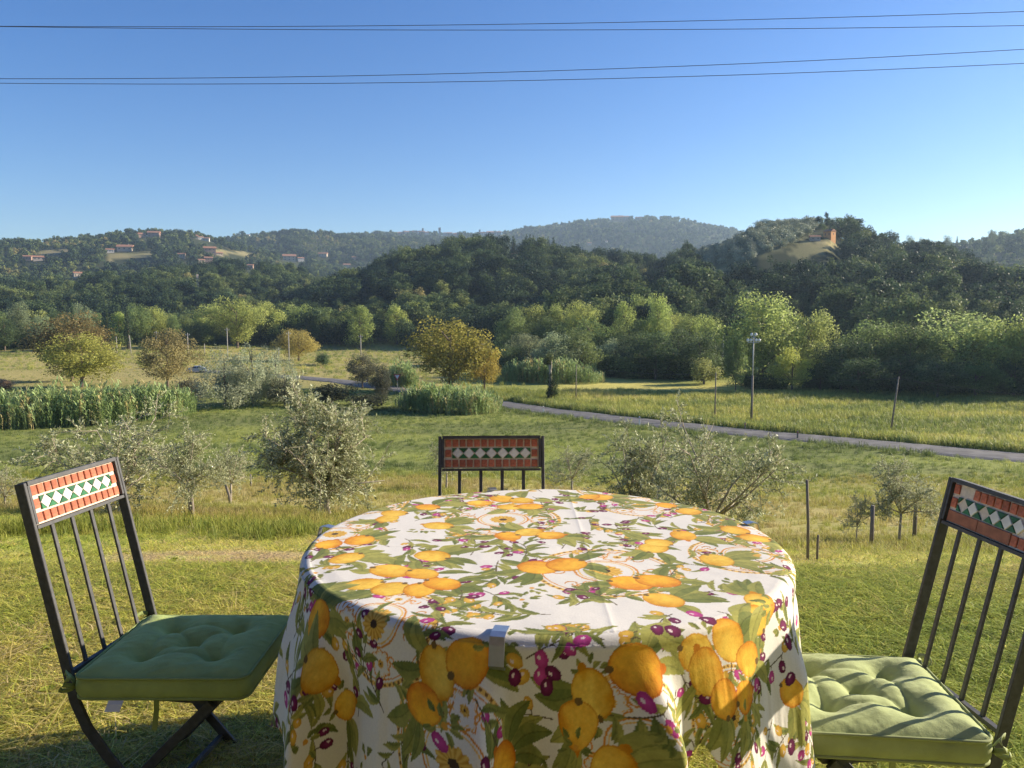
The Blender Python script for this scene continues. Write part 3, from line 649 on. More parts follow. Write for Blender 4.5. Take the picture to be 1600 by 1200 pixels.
put_tree('shrub', 520, 600, 60, (.03, .035, .02), 'thicket beneath the road bend, black-green with shade in its colour', name='shrub', base=634, cat='shrub')  # near-black leaf colour holds both the dark bush and the shade around it
put_tree('shrub', 575, 615, 60, (.03, .035, .02), 'thicket left of the centre reeds, coloured dark for shade', name='shrub', base=640, cat='shrub')  # leaf colour darkened to carry the shaded hollow by the reeds
put_tree('shrub', 5, 592, 36, (.2, .15, .09), 'dry reddish bush at the left picture edge', name='shrub', base=608, cat='shrub')
put_tree('shrub', 1100, 560, 44, (.13, .14, .05), 'sunlit bush at the gap in the belt', name='shrub', base=600, cat='shrub')
# ridge-line individuals
for px, top, w, kind, d, c, lab in [(1193, 343, 30, 'broad', 452, (.05, .07, .03), 'big round tree standing on the skyline left of the olive grove'), (1302, 340, 46, 'broad', 455, MG, 'rounded tree on the hilltop beside the orange house'),
        (722, 374, 26, 'pine', 495, (.05, .07, .03), 'umbrella pine on top of the middle hill, left one'), (742, 375, 26, 'pine', 498, (.055, .075, .03), 'umbrella pine on top of the middle hill, right one'),
        (802, 369, 9, 'cypress', 500, (.025, .038, .02), 'single cypress at the white cottage on the middle hill'), (822, 366, 7, 'cypress', 505, (.025, .038, .02), 'left cypress of the trio on the middle hill'), (828, 367, 7, 'cypress', 505, (.025, .038, .02), 'middle cypress of the trio on the middle hill'), (833, 368, 7, 'cypress', 505, (.025, .038, .02), 'right cypress of the trio on the middle hill'),
        (856, 370, 6, 'cypress', 510, (.025, .038, .02), 'thin cypress right of the trio on the middle hill'), (864, 371, 8, 'cypress', 510, (.025, .038, .02), 'thicker cypress right of the trio on the middle hill'),
        (1416, 368, 14, 'broad', 900, (.05, .07, .035), 'tree bump on the right skyline beside the steep hill'), (1434, 372, 14, 'broad', 900, (.05, .07, .035), 'rounded tree on the right skyline, second from the hill'), (1474, 368, 14, 'broad', 900, (.05, .07, .035), 'rounded tree on the right skyline beside the cypresses'), (1489, 370, 5, 'cypress', 900, (.03, .04, .025), 'cypress pair member on the right skyline'), (1544, 359, 11, 'pine', 900, (.06, .08, .04), 'lone tree standing above the right skyline')]:
    put_tree(kind, px, top, w, c, lab, name='cypress_tree' if kind == 'cypress' else 'pine_tree' if kind == 'pine' else 'tree', dist=d)

# ------------------------------------------------------------------ ivy-clad dead trunk
def ivy_trunk():
    g = ground_hit(860, 626, lo=30); s = g.y/FPX; e = empty('dead_tree', g, 0, 'dead forked trunk wrapped in ivy standing beside the road', 'dead tree')
    mb = MB(); mb.tube([(0, 0, -.2), (0, 0, 2.5), (-.05, 0, 4.6), (-.25, 0, 5.6)], [.32, .27, .2, .1], 9); mb.tube([(-.02, 0, 4.4), (.1, 0, 5.1), (.12, 0, 5.9)], [.17, .13, .07], 7); mb.build('trunk', M_PALEBARK, e, True)
    rng = np.random.default_rng(3)
    for nm, C, R, n in [('ivy', [(0, 0, z) for z in np.linspace(.3, 4.0, 9)]+[(-.1, 0, 5.6)], [.5]*3+[.38]*6+[.3], 2200), ('ivy', [(.35, -.1, .8), (.45, 0, 1.5), (.4, .1, 2.3), (.5, -.1, 2.8), (.1, 0, 1.2)], [.8, .85, .8, .55, .8], 2400)]:
        V, F, tv = cloud(rng, C, R, n, .17); c = link(nm, mesh_np(nm, V, F, M_TREE, attr={'tv': tv}), e); c.color = (.045, .07, .022, 1)
    V, F, tv = cloud(rng, [(-.4, 0, 6.0), (-.1, 0, 6.5), (-.7, 0, 5.8)], [.6, .6, .45], 900, .2); c = link('leaf_tuft', mesh_np('leaf_tuft', V, F, M_TREE, attr={'tv': tv}), e); c.color = (.1, .12, .045, 1)
ivy_trunk()

# ------------------------------------------------------------------ reed beds
M_REED = foliage_mat('reed_leaves', trans=.3, contrast=.35, instanced=True, ramp=[(0, (.15, .215, .08)), (.5, (.30, .40, .15)), (.85, (.44, .52, .23)), (1, (.5, .43, .2))])
def reed(seed):
    rng = np.random.default_rng(seed); V = []; F4 = []; F3 = []; tv = []
    for s in range(3):
        b = np.array([rng.normal(0, .09), rng.normal(0, .09), -.05]); ln = unit(np.array([rng.normal(0, .07), rng.normal(0, .07), 1])); h = rng.uniform(.75, 1.05)
        w = np.array([.006, 0, 0]); k = len(V); V += [b-w, b+w, b+ln*h*.97+w*.5, b+ln*h*.97-w*.5]; F4.append((k, k+1, k+2, k+3)); tv += [.7]*4
        for j in range(15):
            f = rng.uniform(.12, 1)**.8; p = b+ln*h*f; a = rng.uniform(0, 6.283); d = np.array([math.cos(a), math.sin(a), 0]); q = np.array([-d[1], d[0], 0])*.016; L = rng.uniform(.10, .17)
            m = p+d*L*.3+np.array([0, 0, L*.55]); t = p+d*L*.75+np.array([0, 0, L*rng.uniform(.35, 1.1)]); k = len(V); V += [p-q*.5, p+q*.5, m+q, m-q, t]; F4.append((k, k+1, k+2, k+3)); F3.append((k+3, k+2, k+4)); tv += [rng.uniform()]*5
    return mesh_np('reed', np.array(V), [np.array(F4), np.array(F3)], M_REED, attr={'tv': tv})
reeds_v = [reed(i) for i in range(5)]
def reedbed(pxs, depth, hfun, label, seed, dens):
    """pxs: [(px, base py)] front edge along the ground; planted 'depth' metres back"""
    rng = np.random.default_rng(seed); E = [ground_hit(a, b, lo=30) for a, b in pxs]; P = []
    for i in range(len(E)-1):
        l = (E[i+1]-E[i]).length; n = int(l*depth*dens); t = rng.uniform(0, 1, n)[:, None]; p = np.array(E[i])[None, :2]*(1-t)+np.array(E[i+1])[None, :2]*t; d = unit(p); P.append(p+d*(depth*rng.uniform(0, 1, n)**1.3)[:, None])
    P = np.concatenate(P); n = len(P); z = terrain(P[:, 0], P[:, 1]); px = 800+FPX*P[:, 0]/P[:, 1]
    dd = unit(P); P = P+dd*(3.2*(fbm(P[:, 0]*.35, P[:, 1]*.05, seed+9, 3)-.5))[:, None]; z = terrain(P[:, 0], P[:, 1])
    h = np.array([hfun(a) for a in px])*rng.uniform(.62, 1.16, n)*(1+.6*(fbm(P[:, 0]*.5, P[:, 1]*.5, seed, 3)-.5)); tint = np.clip(.5+.9*(fbm(P[:, 0]*.35, P[:, 1]*.35, seed+3, 3)-.5)+rng.normal(0, .16, n), 0, 1)
    r0_ = np.interp(px, [a for a, _ in pxs], [math.hypot(q.x, q.y) for q in E]); dr = np.hypot(P[:, 0], P[:, 1])-r0_; ends = np.minimum(px-pxs[0][0], pxs[-1][0]-px)
    h = h*(.55+.45*sstep(-1.5, 1.8, dr))*(.55+.45*sstep(0, 22, ends)); tint = np.where(rng.uniform(0, 1, n) < .08, 1.0, tint)
    scatter('reeds', np.column_stack([P, z]), rng.uniform(0, 6.28, n), np.stack([h*1.1, h*1.1, h], 1), rng.integers(0, 5, n), tint, reeds_v, label, 'reeds', tilt=rng.normal(0, .09, (n, 2)))
reedbed([(-330, 690), (-120, 676), (0, 672), (120, 668), (200, 662), (270, 654), (305, 648)], 7, lambda a: 3.9 if a < 220 else 3.9-(a-220)*.010, 'tall bright green reed bed at the left edge of the green field', 1, 3.4)
reedbed([(622, 641), (680, 648), (740, 649), (781, 645)], 6, lambda a: 3.3, 'reed bed in front of the golden walnut', 2, 4)
reedbed([(782, 596), (850, 600), (900, 601), (945, 600)], 12, lambda a: 4.2 if a < 900 else 3.2, 'far reed bed between golden walnut and central belt', 3, 2)
reedbed([(600, 602), (650, 607)], 9, lambda a: 4.0, 'reeds left of the golden walnut behind the road sign', 4, 3)

# ------------------------------------------------------------------ young olives on the slope
def stake(name, px, base, top, label, rad=.035, g=None, lean=0, cat='stake'):
    g = g or ground_hit(px, base, lo=3); h = at(px, top, g.y).z-g.z; e = MB()
    e.tube([(0, 0, -.2), (lean*.4*h+.01*h, .01, h*.45), (lean*h, 0, h)], [rad, rad*.95, rad*.85], 8)
    o = e.build(name, M_WOODPOLE, None, True); o.location = g; return tag(o, label, cat)
put_olive(518, 812, 600, 178, 'large bushy olive tree standing left of the table', 'A')
_, g = put_olive(297, 812, 672, 108, 'young olive tree with slim trunk right of the left chair back', 'B')
stake('wooden_stake', 299, 812, 770, 'short stake supporting the young olive beside the left chair', .03, g=g+Vector((.05, -.06, 0)))
put_olive(190, 806, 632, 205, 'wide pale olive tree behind the left chair', 'C')
put_olive(360, 786, 695, 72, 'small olive tree with a leaning stake', 'D')
stake('wooden_stake', 361, 787, 757, 'leaning stake of the small olive tree', .045, lean=-.25)
stake('wooden_stake', 392, 760, 741, 'tiny stake far down the slope right of the leaning one', .05)
put_olive(8, 800, 728, 60, 'olive tree cut by the left picture edge', 'D')
put_olive(697, 768, 683, 62, 'thin olive tree seen behind the left end of the rear chair', 'D')
put_olive(893, 775, 697, 66, 'small olive tree right of the rear chair', 'D')
put_olive(1003, 828, 652, 150, 'dense olive tree behind the table, right of the rear chair', 'E', dist=10)
put_olive(1112, 842, 640, 200, 'nearest olive tree with long sprays behind the right of the table', 'C', dist=9)
put_olive(1404, 846, 718, 104, 'small round olive tree left of the right chair', 'B', dist=15.5)
put_olive(1338, 832, 768, 36, 'tiny olive shoot beside the thin post', 'D', dist=15.5)
stake('wooden_stake', 1428, 848, 772, 'post beside the small round olive tree', .045, g=ground_hit(1428, 847)+Vector((0, 0, 0)))
stake('wooden_stake', 1361, 858, 790, 'weathered post left of the small round olive tree', .04)
stake('wooden_stake', 1263, 878, 750, 'tall thin dark post right of the table', .011, lean=-.05)
stake('wooden_stake', 1277, 878, 836, 'short dark stub beside the tall thin post', .009)

# ------------------------------------------------------------------ undergrowth at the foot of the tree belts
M_UNDER = foliage_mat('undergrowth_leaves', trans=.3, contrast=.5, spec=.1, instanced=True, ramp=[(0, (.05, .08, .03)), (.6, (.14, .19, .06)), (1, (.26, .29, .09))])
def undergrowth():
    rng = np.random.default_rng(19); v = [low_tree('shrub', 700+i, 1300, .075, 18, M_UNDER) for i in range(4)]; P = []; S = []; Tn = []
    for pa, pb, dist, dep, n, h in [(-520, 780, 292, 40, 590, 5), (780, 1135, 212, 26, 260, 5.5), (940, 1125, 160, 10, 130, 4.5), (1165, 1225, 140, 8, 26, 3), (1270, 2050, 140, 14, 520, 4.6), (785, 945, 172, 16, 110, 4.5), (-520, -60, 285, 30, 60, 12), (1700, 2050, 142, 10, 40, 11)]:
        a = rng.uniform(pa, pb, n); d = dist+rng.uniform(-.15, 1, n)*dep; t = np.arctan((a-800)/FPX); P.append(np.stack([d*np.sin(t), d*np.cos(t)], 1)); S.append(h*rng.uniform(.5, 1.3, n)); Tn.append(rng.uniform(0, .75, n))
    P = np.concatenate(P); S = np.concatenate(S); n = len(P); scatter('undergrowth', np.column_stack([P, terrain(P[:, 0], P[:, 1])-.2]), rng.uniform(0, 6.28, n), np.stack([S*1.2, S*1.2, S], 1), rng.integers(0, 4, n), np.concatenate(Tn), v, 'dark leafy undergrowth at the foot of the valley tree belts', 'undergrowth')
undergrowth()
# ------------------------------------------------------------------ poles, mast, signs, wires
def pole(px, top, base, label, name='utility_pole', rad=.11, arms=True, dist=None, mat=None, group=None, lean=0):
    g = ground_hit(px, base, lo=20) if dist is None else None
    if g is None:
        d = ray(px, 500); s = dist/math.hypot(d[0], d[1]); g = Vector((d[0]*s, d[1]*s, 0)); g.z = T1(g.x, g.y)
    h = at(px, top, g.y).z-g.z; e = empty(name, g, 0, label, 'pole', group); e.rotation_euler = (0, lean, 0)
    MB().tube([(0, 0, -.5), (0, 0, h*.5), (0, 0, h)], [rad, rad*.85, rad*.65], 8).build('shaft', mat or M_CONCRETE, e, True)
    if arms:
        MB().box((0, 0, h-.45), (1.3, .09, .09)).build('crossarm', M_STEEL, e)
        for sx in (-.55, 0, .55):
            MB().lathe([(.001, 0), (.05, .02), (.07, .09), (.04, .13), (.06, .18), (.02, .26), (.001, .27)], 8, (sx, 0, h-.40 if sx else h-.02)).build('insulator', M_STEEL, e, True)
    return e, g+Vector((math.sin(lean)*h, 0, h*math.cos(lean)))
PG = 'poles along the left field'
pole(183, 526, 551, 'bare pale pole right of the walnuts, left one of a pair', rad=.14, arms=False, group=PG, lean=-.02)
pole(205, 524, 553, 'bare pale pole right of the walnuts, right one of a pair', rad=.14, arms=False, group=PG, lean=-.06)
pole(27, 519, 536, 'pole in front of the dark trees at the far left', rad=.12, arms=False, mat=M_WOODPOLE)
pole(294, 521, 553, 'concrete pole with crossarm above the brown tree', rad=.16, group=PG)
pole(245, 518, 545, 'concrete pole with crossarm half hidden by the brown tree', rad=.15, group=PG)
pole(320, 537, 556, 'short bare pole left of the willow tops', rad=.13, arms=False, group=PG)
pole(356, 513, 560, 'concrete pole with crossarm rising behind the willows', rad=.15, group=PG)
pole(452, 519, 569, 'concrete pole with crossarm in front of the yellowish tree', rad=.14, group=PG)
pole(436, 544, 568, 'short bare pole left of the yellowish tree', rad=.12, arms=False, group=PG)
pole(564, 524, 556, 'concrete pole with crossarm behind the dark bushy tree', rad=.16, group=PG)
_, pA = pole(900, 569, 624, 'thin wooden pole right of the ivy-clad trunk', rad=.09, arms=False, mat=M_WOODPOLE)
_, pB = pole(1117, 582, 652, 'thin brown wooden pole left of the floodlight mast', rad=.10, arms=False, mat=M_WOODPOLE)
_, pC = pole(1392, 588, 673, 'leaning wooden pole in the meadow beyond the road', rad=.11, arms=False, mat=M_WOODPOLE, lean=.10)
pole(1131, 524, 552, 'faint pole in the gap between the belts', rad=.09, arms=False, dist=190)
pole(752, 535, 570, 'pale pole showing through the orange-yellow walnut', rad=.16, dist=160)
def wire(name, pts, rad, label, mat, group):
    o = MB().tube(pts, rad, 5).build(name, mat, None, True); return tag(o, label, 'wire', group)
M_WIRE = solid('wire', (.05, .05, .07), .6, var=.1)
def sag(a, b, s, n=18): return [tuple(a.lerp(b, t)-Vector((0, 0, 4*s*t*(1-t)))) for t in np.linspace(0, 1, n)]
wire('telephone_wire', sag(pA-Vector((0, 0, .2)), pB-Vector((0, 0, .2)), .5), .014, 'thin wire between the two thin poles in the meadow', M_WIRE, 'meadow telephone wires')
wire('telephone_wire', sag(pB-Vector((0, 0, .2)), pC-Vector((0, 0, .2)), .4), .014, 'thin wire from the brown pole to the leaning pole', M_WIRE, 'meadow telephone wires')
wire('telephone_wire', sag(pC-Vector((0, 0, .2)), at(1720, 628, pC.y-2), .25), .014, 'thin wire from the leaning pole to the right', M_WIRE, 'meadow telephone wires')
wire('telephone_wire', sag(at(-80, 522, 235), at(27, 521, 250), .2), .03, 'thin wire at the far left above the hay field', M_WIRE, 'meadow telephone wires')
for pts, lab in [([(0, 41), (560, 40.5), (1600, 18)], 'topmost overhead wire, rising to the right'), ([(0, 41.5), (700, 47), (1600, 40)], 'second overhead wire, nearly level'), ([(0, 123), (600, 117.5), (1600, 77)], 'third overhead wire from the top'), ([(0, 130), (700, 128), (1600, 99)], 'lowest of the four overhead wires')]:
    w3 = [at(a, b, 22) for a, b in pts]; co = np.polyfit([p.x for p in w3], [p.z for p in w3], 2); xs = np.linspace(-55, 55, 60)
    wire('power_line', [(x, 22, np.polyval(co, x)) for x in xs], .0085, lab, M_WIRE, 'overhead wires crossing the sky')
def mast():
    g = ground_hit(1174, 658, lo=30); h = at(1174, 521, g.y).z-g.z; e = empty('floodlight_mast', g, 0, 'tall floodlight mast with clustered round lamps beside the road', 'lamp post')
    MB().tube([(0, 0, -.3), (0, 0, h*.52)], [.15, .12], 10).build('lower_shaft', M_WOODPOLE, e, True); MB().tube([(0, 0, h*.5), (0, 0, h-.2)], [.09, .06], 10).build('upper_shaft', M_STEEL, e, True)
    MB().box((0, 0, h-1.05), (1.3, .07, .07)).box((0, 0, h-.45), (.5, .08, .08)).build('crossarm', M_STEEL, e)
    ml = solid('lamp_glass', (.75, .75, .72), .25, var=.05)
    for x, z in ((-.24, h-.12), (.24, h-.12), (-.66, h-.78), (-.3, h-.78), (.3, h-.78), (.66, h-.78)):
        l = MB().lathe([(.001, -.2), (.08, -.19), (.15, -.1), (.17, 0), (.14, .1), (.06, .15), (.001, .16)], 12, (x, 0, z)).build('lamp_head', ml, e, True)
        MB().lathe([(.001, .15), (.09, .145), (.08, .2), (.001, .21)], 8, (x, 0, z)).build('cap', M_STEEL, l, True)
mast()
def sign():
    m_r = solid('sign_red', (.5, .05, .05), .5, var=.1); m_w = solid('sign_white', (.8, .8, .78), .5, var=.05)
    g = ground_hit(621, 610, lo=30); h = at(621, 585, g.y).z-g.z; e = empty('road_sign', g, 0, 'small red and white give-way sign on a post by the road bend', 'road sign')
    MB().tube([(0, 0, -.2), (0, 0, h)], .04, 8).build('post', M_STEEL, e, True)
    a = .62
    MB().add([(-a, -.05, h), (a, -.05, h), (0, -.05, h-1.05), (-a, -.08, h), (a, -.08, h), (0, -.08, h-1.05)], [(0, 1, 2), (5, 4, 3), (0, 3, 4, 1), (1, 4, 5, 2), (2, 5, 3, 0)]).build('plate', m_r, e)
    b = .38; MB().add([(-b, -.083, h-.13), (b, -.083, h-.13), (0, -.083, h-.78), (-b, -.09, h-.13), (b, -.09, h-.13), (0, -.09, h-.78)], [(0, 1, 2), (5, 4, 3), (0, 3, 4, 1), (1, 4, 5, 2), (2, 5, 3, 0)]).build('centre_field', m_w, e)
    g = ground_hit(574, 603, lo=30); e = empty('marker_board', g, 0, 'red and white striped marker board under the dark bushy tree', 'road sign')
    MB().tube([(0, 0, -.2), (0, 0, 1.6)], .04, 8).build('post', M_STEEL, e, True)
    for k in range(5): MB().box((0, -.06, .65+k*.22), (.42, .03, .216)).build('stripe', m_r if k % 2 else m_w, e)
    for px, py, hh, mt, lab in [(849, 646, .95, m_w, 'white delineator post at the road edge below the ivy-clad trunk'), (1246, 686, .8, M_WOODPOLE, 'dark delineator post at the road edge near the mast'), (1164, 672, .8, M_WOODPOLE, 'dark delineator post left of the mast foot'), (999, 664, .95, m_w, 'white delineator post behind the dense olive tree')]:
        g = ground_hit(px, py, lo=30); e = empty('delineator_post', g, 0, lab, 'post', 'road edge posts')
        MB().box((0, 0, hh/2-.1), (.14, .10, hh+.2)).build('shaft', mt, e, False, .01); MB().box((0, -.055, hh*.8), (.08, .008, .14)).build('reflector', m_r, e)
sign()
def car():
    g = ground_hit(307, 582, lo=60); e = empty('parked_car', g+Vector((0, 0, .02)), .25, 'pale blue-grey car parked in the field behind the willows', 'car')
    paint = solid('car_paint', (.3, .36, .46), .25, var=.03, spec=.6); gl = solid('car_glass', (.03, .04, .05), .1, var=.05, spec=.8); ty = solid('tyre_rubber', (.02, .02, .02), .8)
    prof = [(-2.0, .35), (-2.05, .7), (-1.9, .92), (-1.1, .98), (-.45, 1.42), (.9, 1.45), (1.6, 1.02), (2.0, .95), (2.05, .6), (1.98, .35)]; n = len(prof)
    V = [(x, s*(.82-.12*max(0, z-.95)/.5), z) for s in (-1, 1) for x, z in prof]
    MB().add(V, [tuple(range(n)), tuple(range(2*n-1, n-1, -1))]+[(i, (i+1) % n, n+(i+1) % n, n+i) for i in range(n)]).build('body', paint, e, False, .04)
    for s in (-1, 1):
        for x0, x1 in ((-.95, .15), (.22, 1.2)):
            zt = 1.36; MB().add([(x0+(0 if x0 > 0 else .0), s*.835, 1.0), (x1, s*.835, 1.0), (x1-(.35 if x1 > 1 else .03), s*.735, zt), (x0+(.55 if x0 < 0 else .03), s*.735, zt)], [(0, 1, 2, 3)]).build('side_window', gl, e)
        for x in (-1.25, 1.3):
            w = MB().lathe([(.001, -.1), (.3, -.1), (.33, -.06), (.33, .06), (.3, .1), (.001, .1)], 16).build('wheel', ty, e, True); w.location = (x, s*.74, .33); w.rotation_euler = (math.pi/2, 0, 0)
            MB().lathe([(.001, -.105), (.2, -.108), (.2, .108), (.001, .105)], 14).build('rim', M_STEEL, w)
    MB().add([(-1.12, -.66, 1.0), (-1.12, .66, 1.0), (-.52, .6, 1.4), (-.52, -.6, 1.4)], [(0, 1, 2, 3)]).build('windscreen', gl, e)
    for s in (-.6, .6): MB().box((-2.04, s, .72), (.06, .3, .14)).build('headlight', M_STEEL, e)
car()

# ------------------------------------------------------------------ houses on the hills
M_ROOF = solid('terracotta_roof', (.30, .15, .09), .9, var=.25, scale=2); M_WIN = solid('dark_window', (.03, .035, .04), .3, var=.1)
WALLM = dict(pink=solid('pink_plaster', (.34, .23, .175), .9, var=.1, scale=1), cream=solid('cream_plaster', (.42, .36, .275), .9, var=.1, scale=1), orange=solid('orange_plaster', (.55, .27, .10), .9, var=.1, scale=1), stone=solid('stone_wall', (.36, .31, .26), .95, var=.2, scale=1.5), white=solid('white_plaster', (.52, .50, .46), .9, var=.05, scale=1))
def house(px, base, dist, wpx, hpx, wall, label, name='house', rz=.2, depth=.7, tower=False, cat='house'):
    g = HOUSE_AT[(px, base)]; dist = g.length; zt = g.z
    w = wpx/FPX*dist; h = hpx/FPX*dist; dp = w*depth; e = empty(name, g, rz-math.atan(g.x/g.y), label, cat, 'houses on the hills'); low = -2.5
    MB().box((0, 0, (h+low)/2), (w, dp, h-low)).build('wall', WALLM[wall], e)
    rh = .28*min(w, dp); ov = .06*w
    if tower: MB().box((0, 0, h+.25), (w+ov, dp+ov, .5)).build('roof', WALLM[wall], e)
    else:
        x, y = w/2+ov, dp/2+ov
        r = MB().add([(-x, -y, h+.01), (x, -y, h+.01), (x, y, h+.01), (-x, y, h+.01), (-x, 0, h+rh), (x, 0, h+rh)], [(0, 1, 5, 4), (2, 3, 4, 5), (0, 4, 3), (1, 2, 5), (3, 2, 1, 0)]).build('roof', M_ROOF, e)
        MB().box((w*.2, dp*.12, h+rh*.9), (w*.06, w*.06, rh*.7)).build('chimney', WALLM[wall], r)
    nw = 3 if w > 8 else 2; nf = 2 if h > 5 else 1
    if not tower:
        for i in range(nw):
            for f in range(nf):
                MB().box((-w/2+w*(i+.5)/nw, -dp/2-.03, h*(f+.55)/nf), (w*.09, .08, h/nf*.34)).build('window', M_WIN, e)
        MB().box((w/2+.03, 0, h*.6), (.08, dp*.14, h*.2)).build('window', M_WIN, e)
    return e
for i, (px, b, dd, w, h, m, lab) in enumerate(HOUSES):
    house(px, b, dd, w, h, m, lab, rz=-.55 if m == 'orange' else .25*math.sin(i*2.1), depth=1.0 if m == 'orange' else .65)
for px, b, dd, w, h, m, lab, nm in TOWERS: house(px, b, dd, w, h, m, lab, name=nm, tower=True, depth=1, cat='tower')

# ------------------------------------------------------------------ unseen farmhouse added behind the camera to shade the near side of the table
def farmhouse():
    e = empty('farmhouse', (0, -1.9, 0), 0, 'unseen stone farmhouse with porch roof, added behind the viewer for shade', 'house')
    MB().box((0, -3.5, 2.7), (13, 7, 5.6)).build('wall', WALLM['stone'], e)
    MB().add([(-7, -7.5, 5.52), (7, -7.5, 5.52), (7, .5, 5.52), (-7, .5, 5.52), (-7, -3.5, 7.2), (7, -3.5, 7.2)], [(0, 1, 5, 4), (2, 3, 4, 5), (0, 4, 3), (1, 2, 5), (3, 2, 1, 0)]).build('roof', M_ROOF, e)
    MB().add([(-4.5, .02, 2.95), (4.5, .02, 2.95), (4.5, 2.0, 2.5), (-4.5, 2.0, 2.5), (-4.5, .02, 3.07), (4.5, .02, 3.07), (4.5, 2.0, 2.62), (-4.5, 2.0, 2.62)], [(0, 1, 2, 3), (7, 6, 5, 4), (0, 4, 5, 1), (1, 5, 6, 2), (2, 6, 7, 3), (3, 7, 4, 0)]).build('shade_porch_roof', M_ROOF, e)
    for x in (-4.3, 4.3): MB().box((x, 1.85, 1.25), (.16, .16, 2.52)).build('shade_porch_post', M_WOODPOLE, e)
    MB().box((-.3, .04, 1.05), (1.0, .08, 2.1)).build('door', M_WOODPOLE, e)
    for x in (-3, 2.4): w = MB().box((x, .03, 1.5), (1.0, .06, 1.2)).build('window', M_WIN, e); MB().box((x, .07, .86), (1.2, .14, .06)).build('sill', WALLM['cream'], w)
farmhouse()
# ------------------------------------------------------------------ table and cloth
TC = Vector((.09, 2.083, 0)); RT = .628; TH = .757      # centre, radius, top of the table
def table():
    e = empty('garden_table', TC, .4, 'round garden table hidden under the lemon print cloth', 'table')
    stone = solid('table_stone', (.45, .38, .3), .7, var=.15); MB().lathe([(.001, TH-.03), (RT-.012, TH-.03), (RT-.008, TH-.026), (RT-.008, TH-.004), (RT-.012, TH), (.001, TH)], 64).build('table_top', stone, e)
    MB().lathe([(RT-.03, TH-.06), (RT-.014, TH-.06), (RT-.014, TH-.032), (RT-.03, TH-.032), (RT-.03, TH-.06)], 64).build('rim', M_BLACK, e)
    for k in range(4):
        a = k*math.pi/2+.3; c, s = math.cos(a), math.sin(a)
        MB().tube([(c*.5, s*.5, TH-.05), (c*.36, s*.36, .5), (c*.30, s*.30, .3), (c*.36, s*.36, .12), (c*.47, s*.47, -.01)], .013, 8).build('leg', M_BLACK, e, True)
    n = 40; MB().tube([(.315*math.cos(6.283*i/n), .315*math.sin(6.283*i/n), .3) for i in range(n+1)], .008, 6, False).build('ring_brace', M_BLACK, e, True)
table()
CT = TH+.004
def flat_plain(px, py):
    """photo pixel -> position on the cloth when spread flat (metres from its centre)"""
    d = ray(px, py); t = (CT-CAM_H)/d[2]; x, y = d[0]*t-TC.x, d[1]*t-TC.y
    if math.hypot(x, y) <= RT: return x, y
    Rr = RT+.035; ox, oy = -TC.x, -TC.y; a = d[0]**2+d[1]**2; b = 2*(ox*d[0]+oy*d[1]); c = ox*ox+oy*oy-Rr*Rr; D = b*b-4*a*c
    if D < 0: D = 0
    t = (-b-math.sqrt(D))/(2*a); x, y, z = ox+d[0]*t, oy+d[1]*t, CAM_H+d[2]*t; rho = RT+max(0, CT-z)*1.03; l = math.hypot(x, y)
    return x/l*rho, y/l*rho
# folds of the hanging part: angle (radians, from +x ccw), half width, depth
def ang(px):
    f = flat_plain(px, 1080); return math.atan2(f[1], f[0])
FOLDS = [(ang(528), .12, 1.0), (ang(660), .2, .3), (ang(777), .09, .8), (ang(905), .18, .3), (ang(1042), .08, .75), (ang(1150), .14, .45), (ang(1225), .12, .5), (.1, .14, .6), (.5, .2, .8), (1.0, .16, .7), (1.5, .2, .5), (2.0, .17, .8), (2.5, .2, .6), (2.95, .15, .8), (-2.75, .13, .45)]
def wrap(a): return (a+math.pi) % (2*math.pi)-math.pi
def drape(u, v):
    rho = np.hypot(u, v); th = np.arctan2(v, u); s = np.maximum(0, rho-RT)
    rb = .028; arc = rb*math.pi/2
    # round over the edge, then fall with a flare
    a = np.clip(s/rb, 0, math.pi/2); r = np.where(s > 0, RT+rb*np.sin(a), rho); z = np.where(s > 0, CT-rb*(1-np.cos(a)), CT)
    f = np.maximum(0, s-arc); g = sstep(-.02, .2, f)
    rad = np.zeros_like(s); dth = np.zeros_like(s)
    for c, w, k in FOLDS:
        q = wrap(th-c+(1.3 if k >= .75 else .3)*w*k)/w; e = np.exp(-q*q)
        rad += k*e*.115; sk = 1.75 if k >= .75 else .4; dth += -k*q*e*w*.5+sk*k*e*w
    rad -= .028
    rad += .010*np.sin(th*9+1)*1.0+.006*np.sin(th*23+2)
    r = r+.045*f/.4+rad*g; th2 = th+dth*g*.62
    z = z-f*(1-.03*g)
    # faint puckers of the cloth on the table
    pk = .0016*(fbm(u*9, v*9, 5, 4)-.5)+.002*(fbm(u*3+3, v*3, 6, 3)-.5); crease = .0012*np.exp(-(np.abs(u-.11)/.006))+.0012*np.exp(-(np.abs(v+.05)/.006))
    z = z+np.where(s > 0, 0, pk*2+crease)
    sg = sstep(-.05, 0, rho-RT); z = z-.003*sg*(.5+.5*np.sin(th*7+1))*(s < .03)
    r = r+.010*(fbm(th*6+20, f*6, 8, 3)-.5)*g+.007*(fbm(th*26+20, f*4+th*3, 18, 3)-.5)*g
    return TC.x+r*np.cos(th2), TC.y+r*np.sin(th2), z
# where each spot of the hanging cloth shows in the photo, so that the print can be laid out on the flat cloth
_q = np.linspace(-1.14, 1.14, 420); _fu, _fv = [a.ravel() for a in np.meshgrid(_q, _q)]; _dx, _dy2, _dz = drape(_fu, _fv); _px, _py = project(_dx, _dy2, _dz)
def flat_of(px, py):
    d = np.hypot(_px-px, _py-py); k = np.where(d < max(4.5, d.min()*1.2))[0]; k = k[_dz[k] > .2] if (_dz[k] > .2).any() else k
    i = k[np.argmin(_dy2[k])]; return _fu[i], _fv[i]
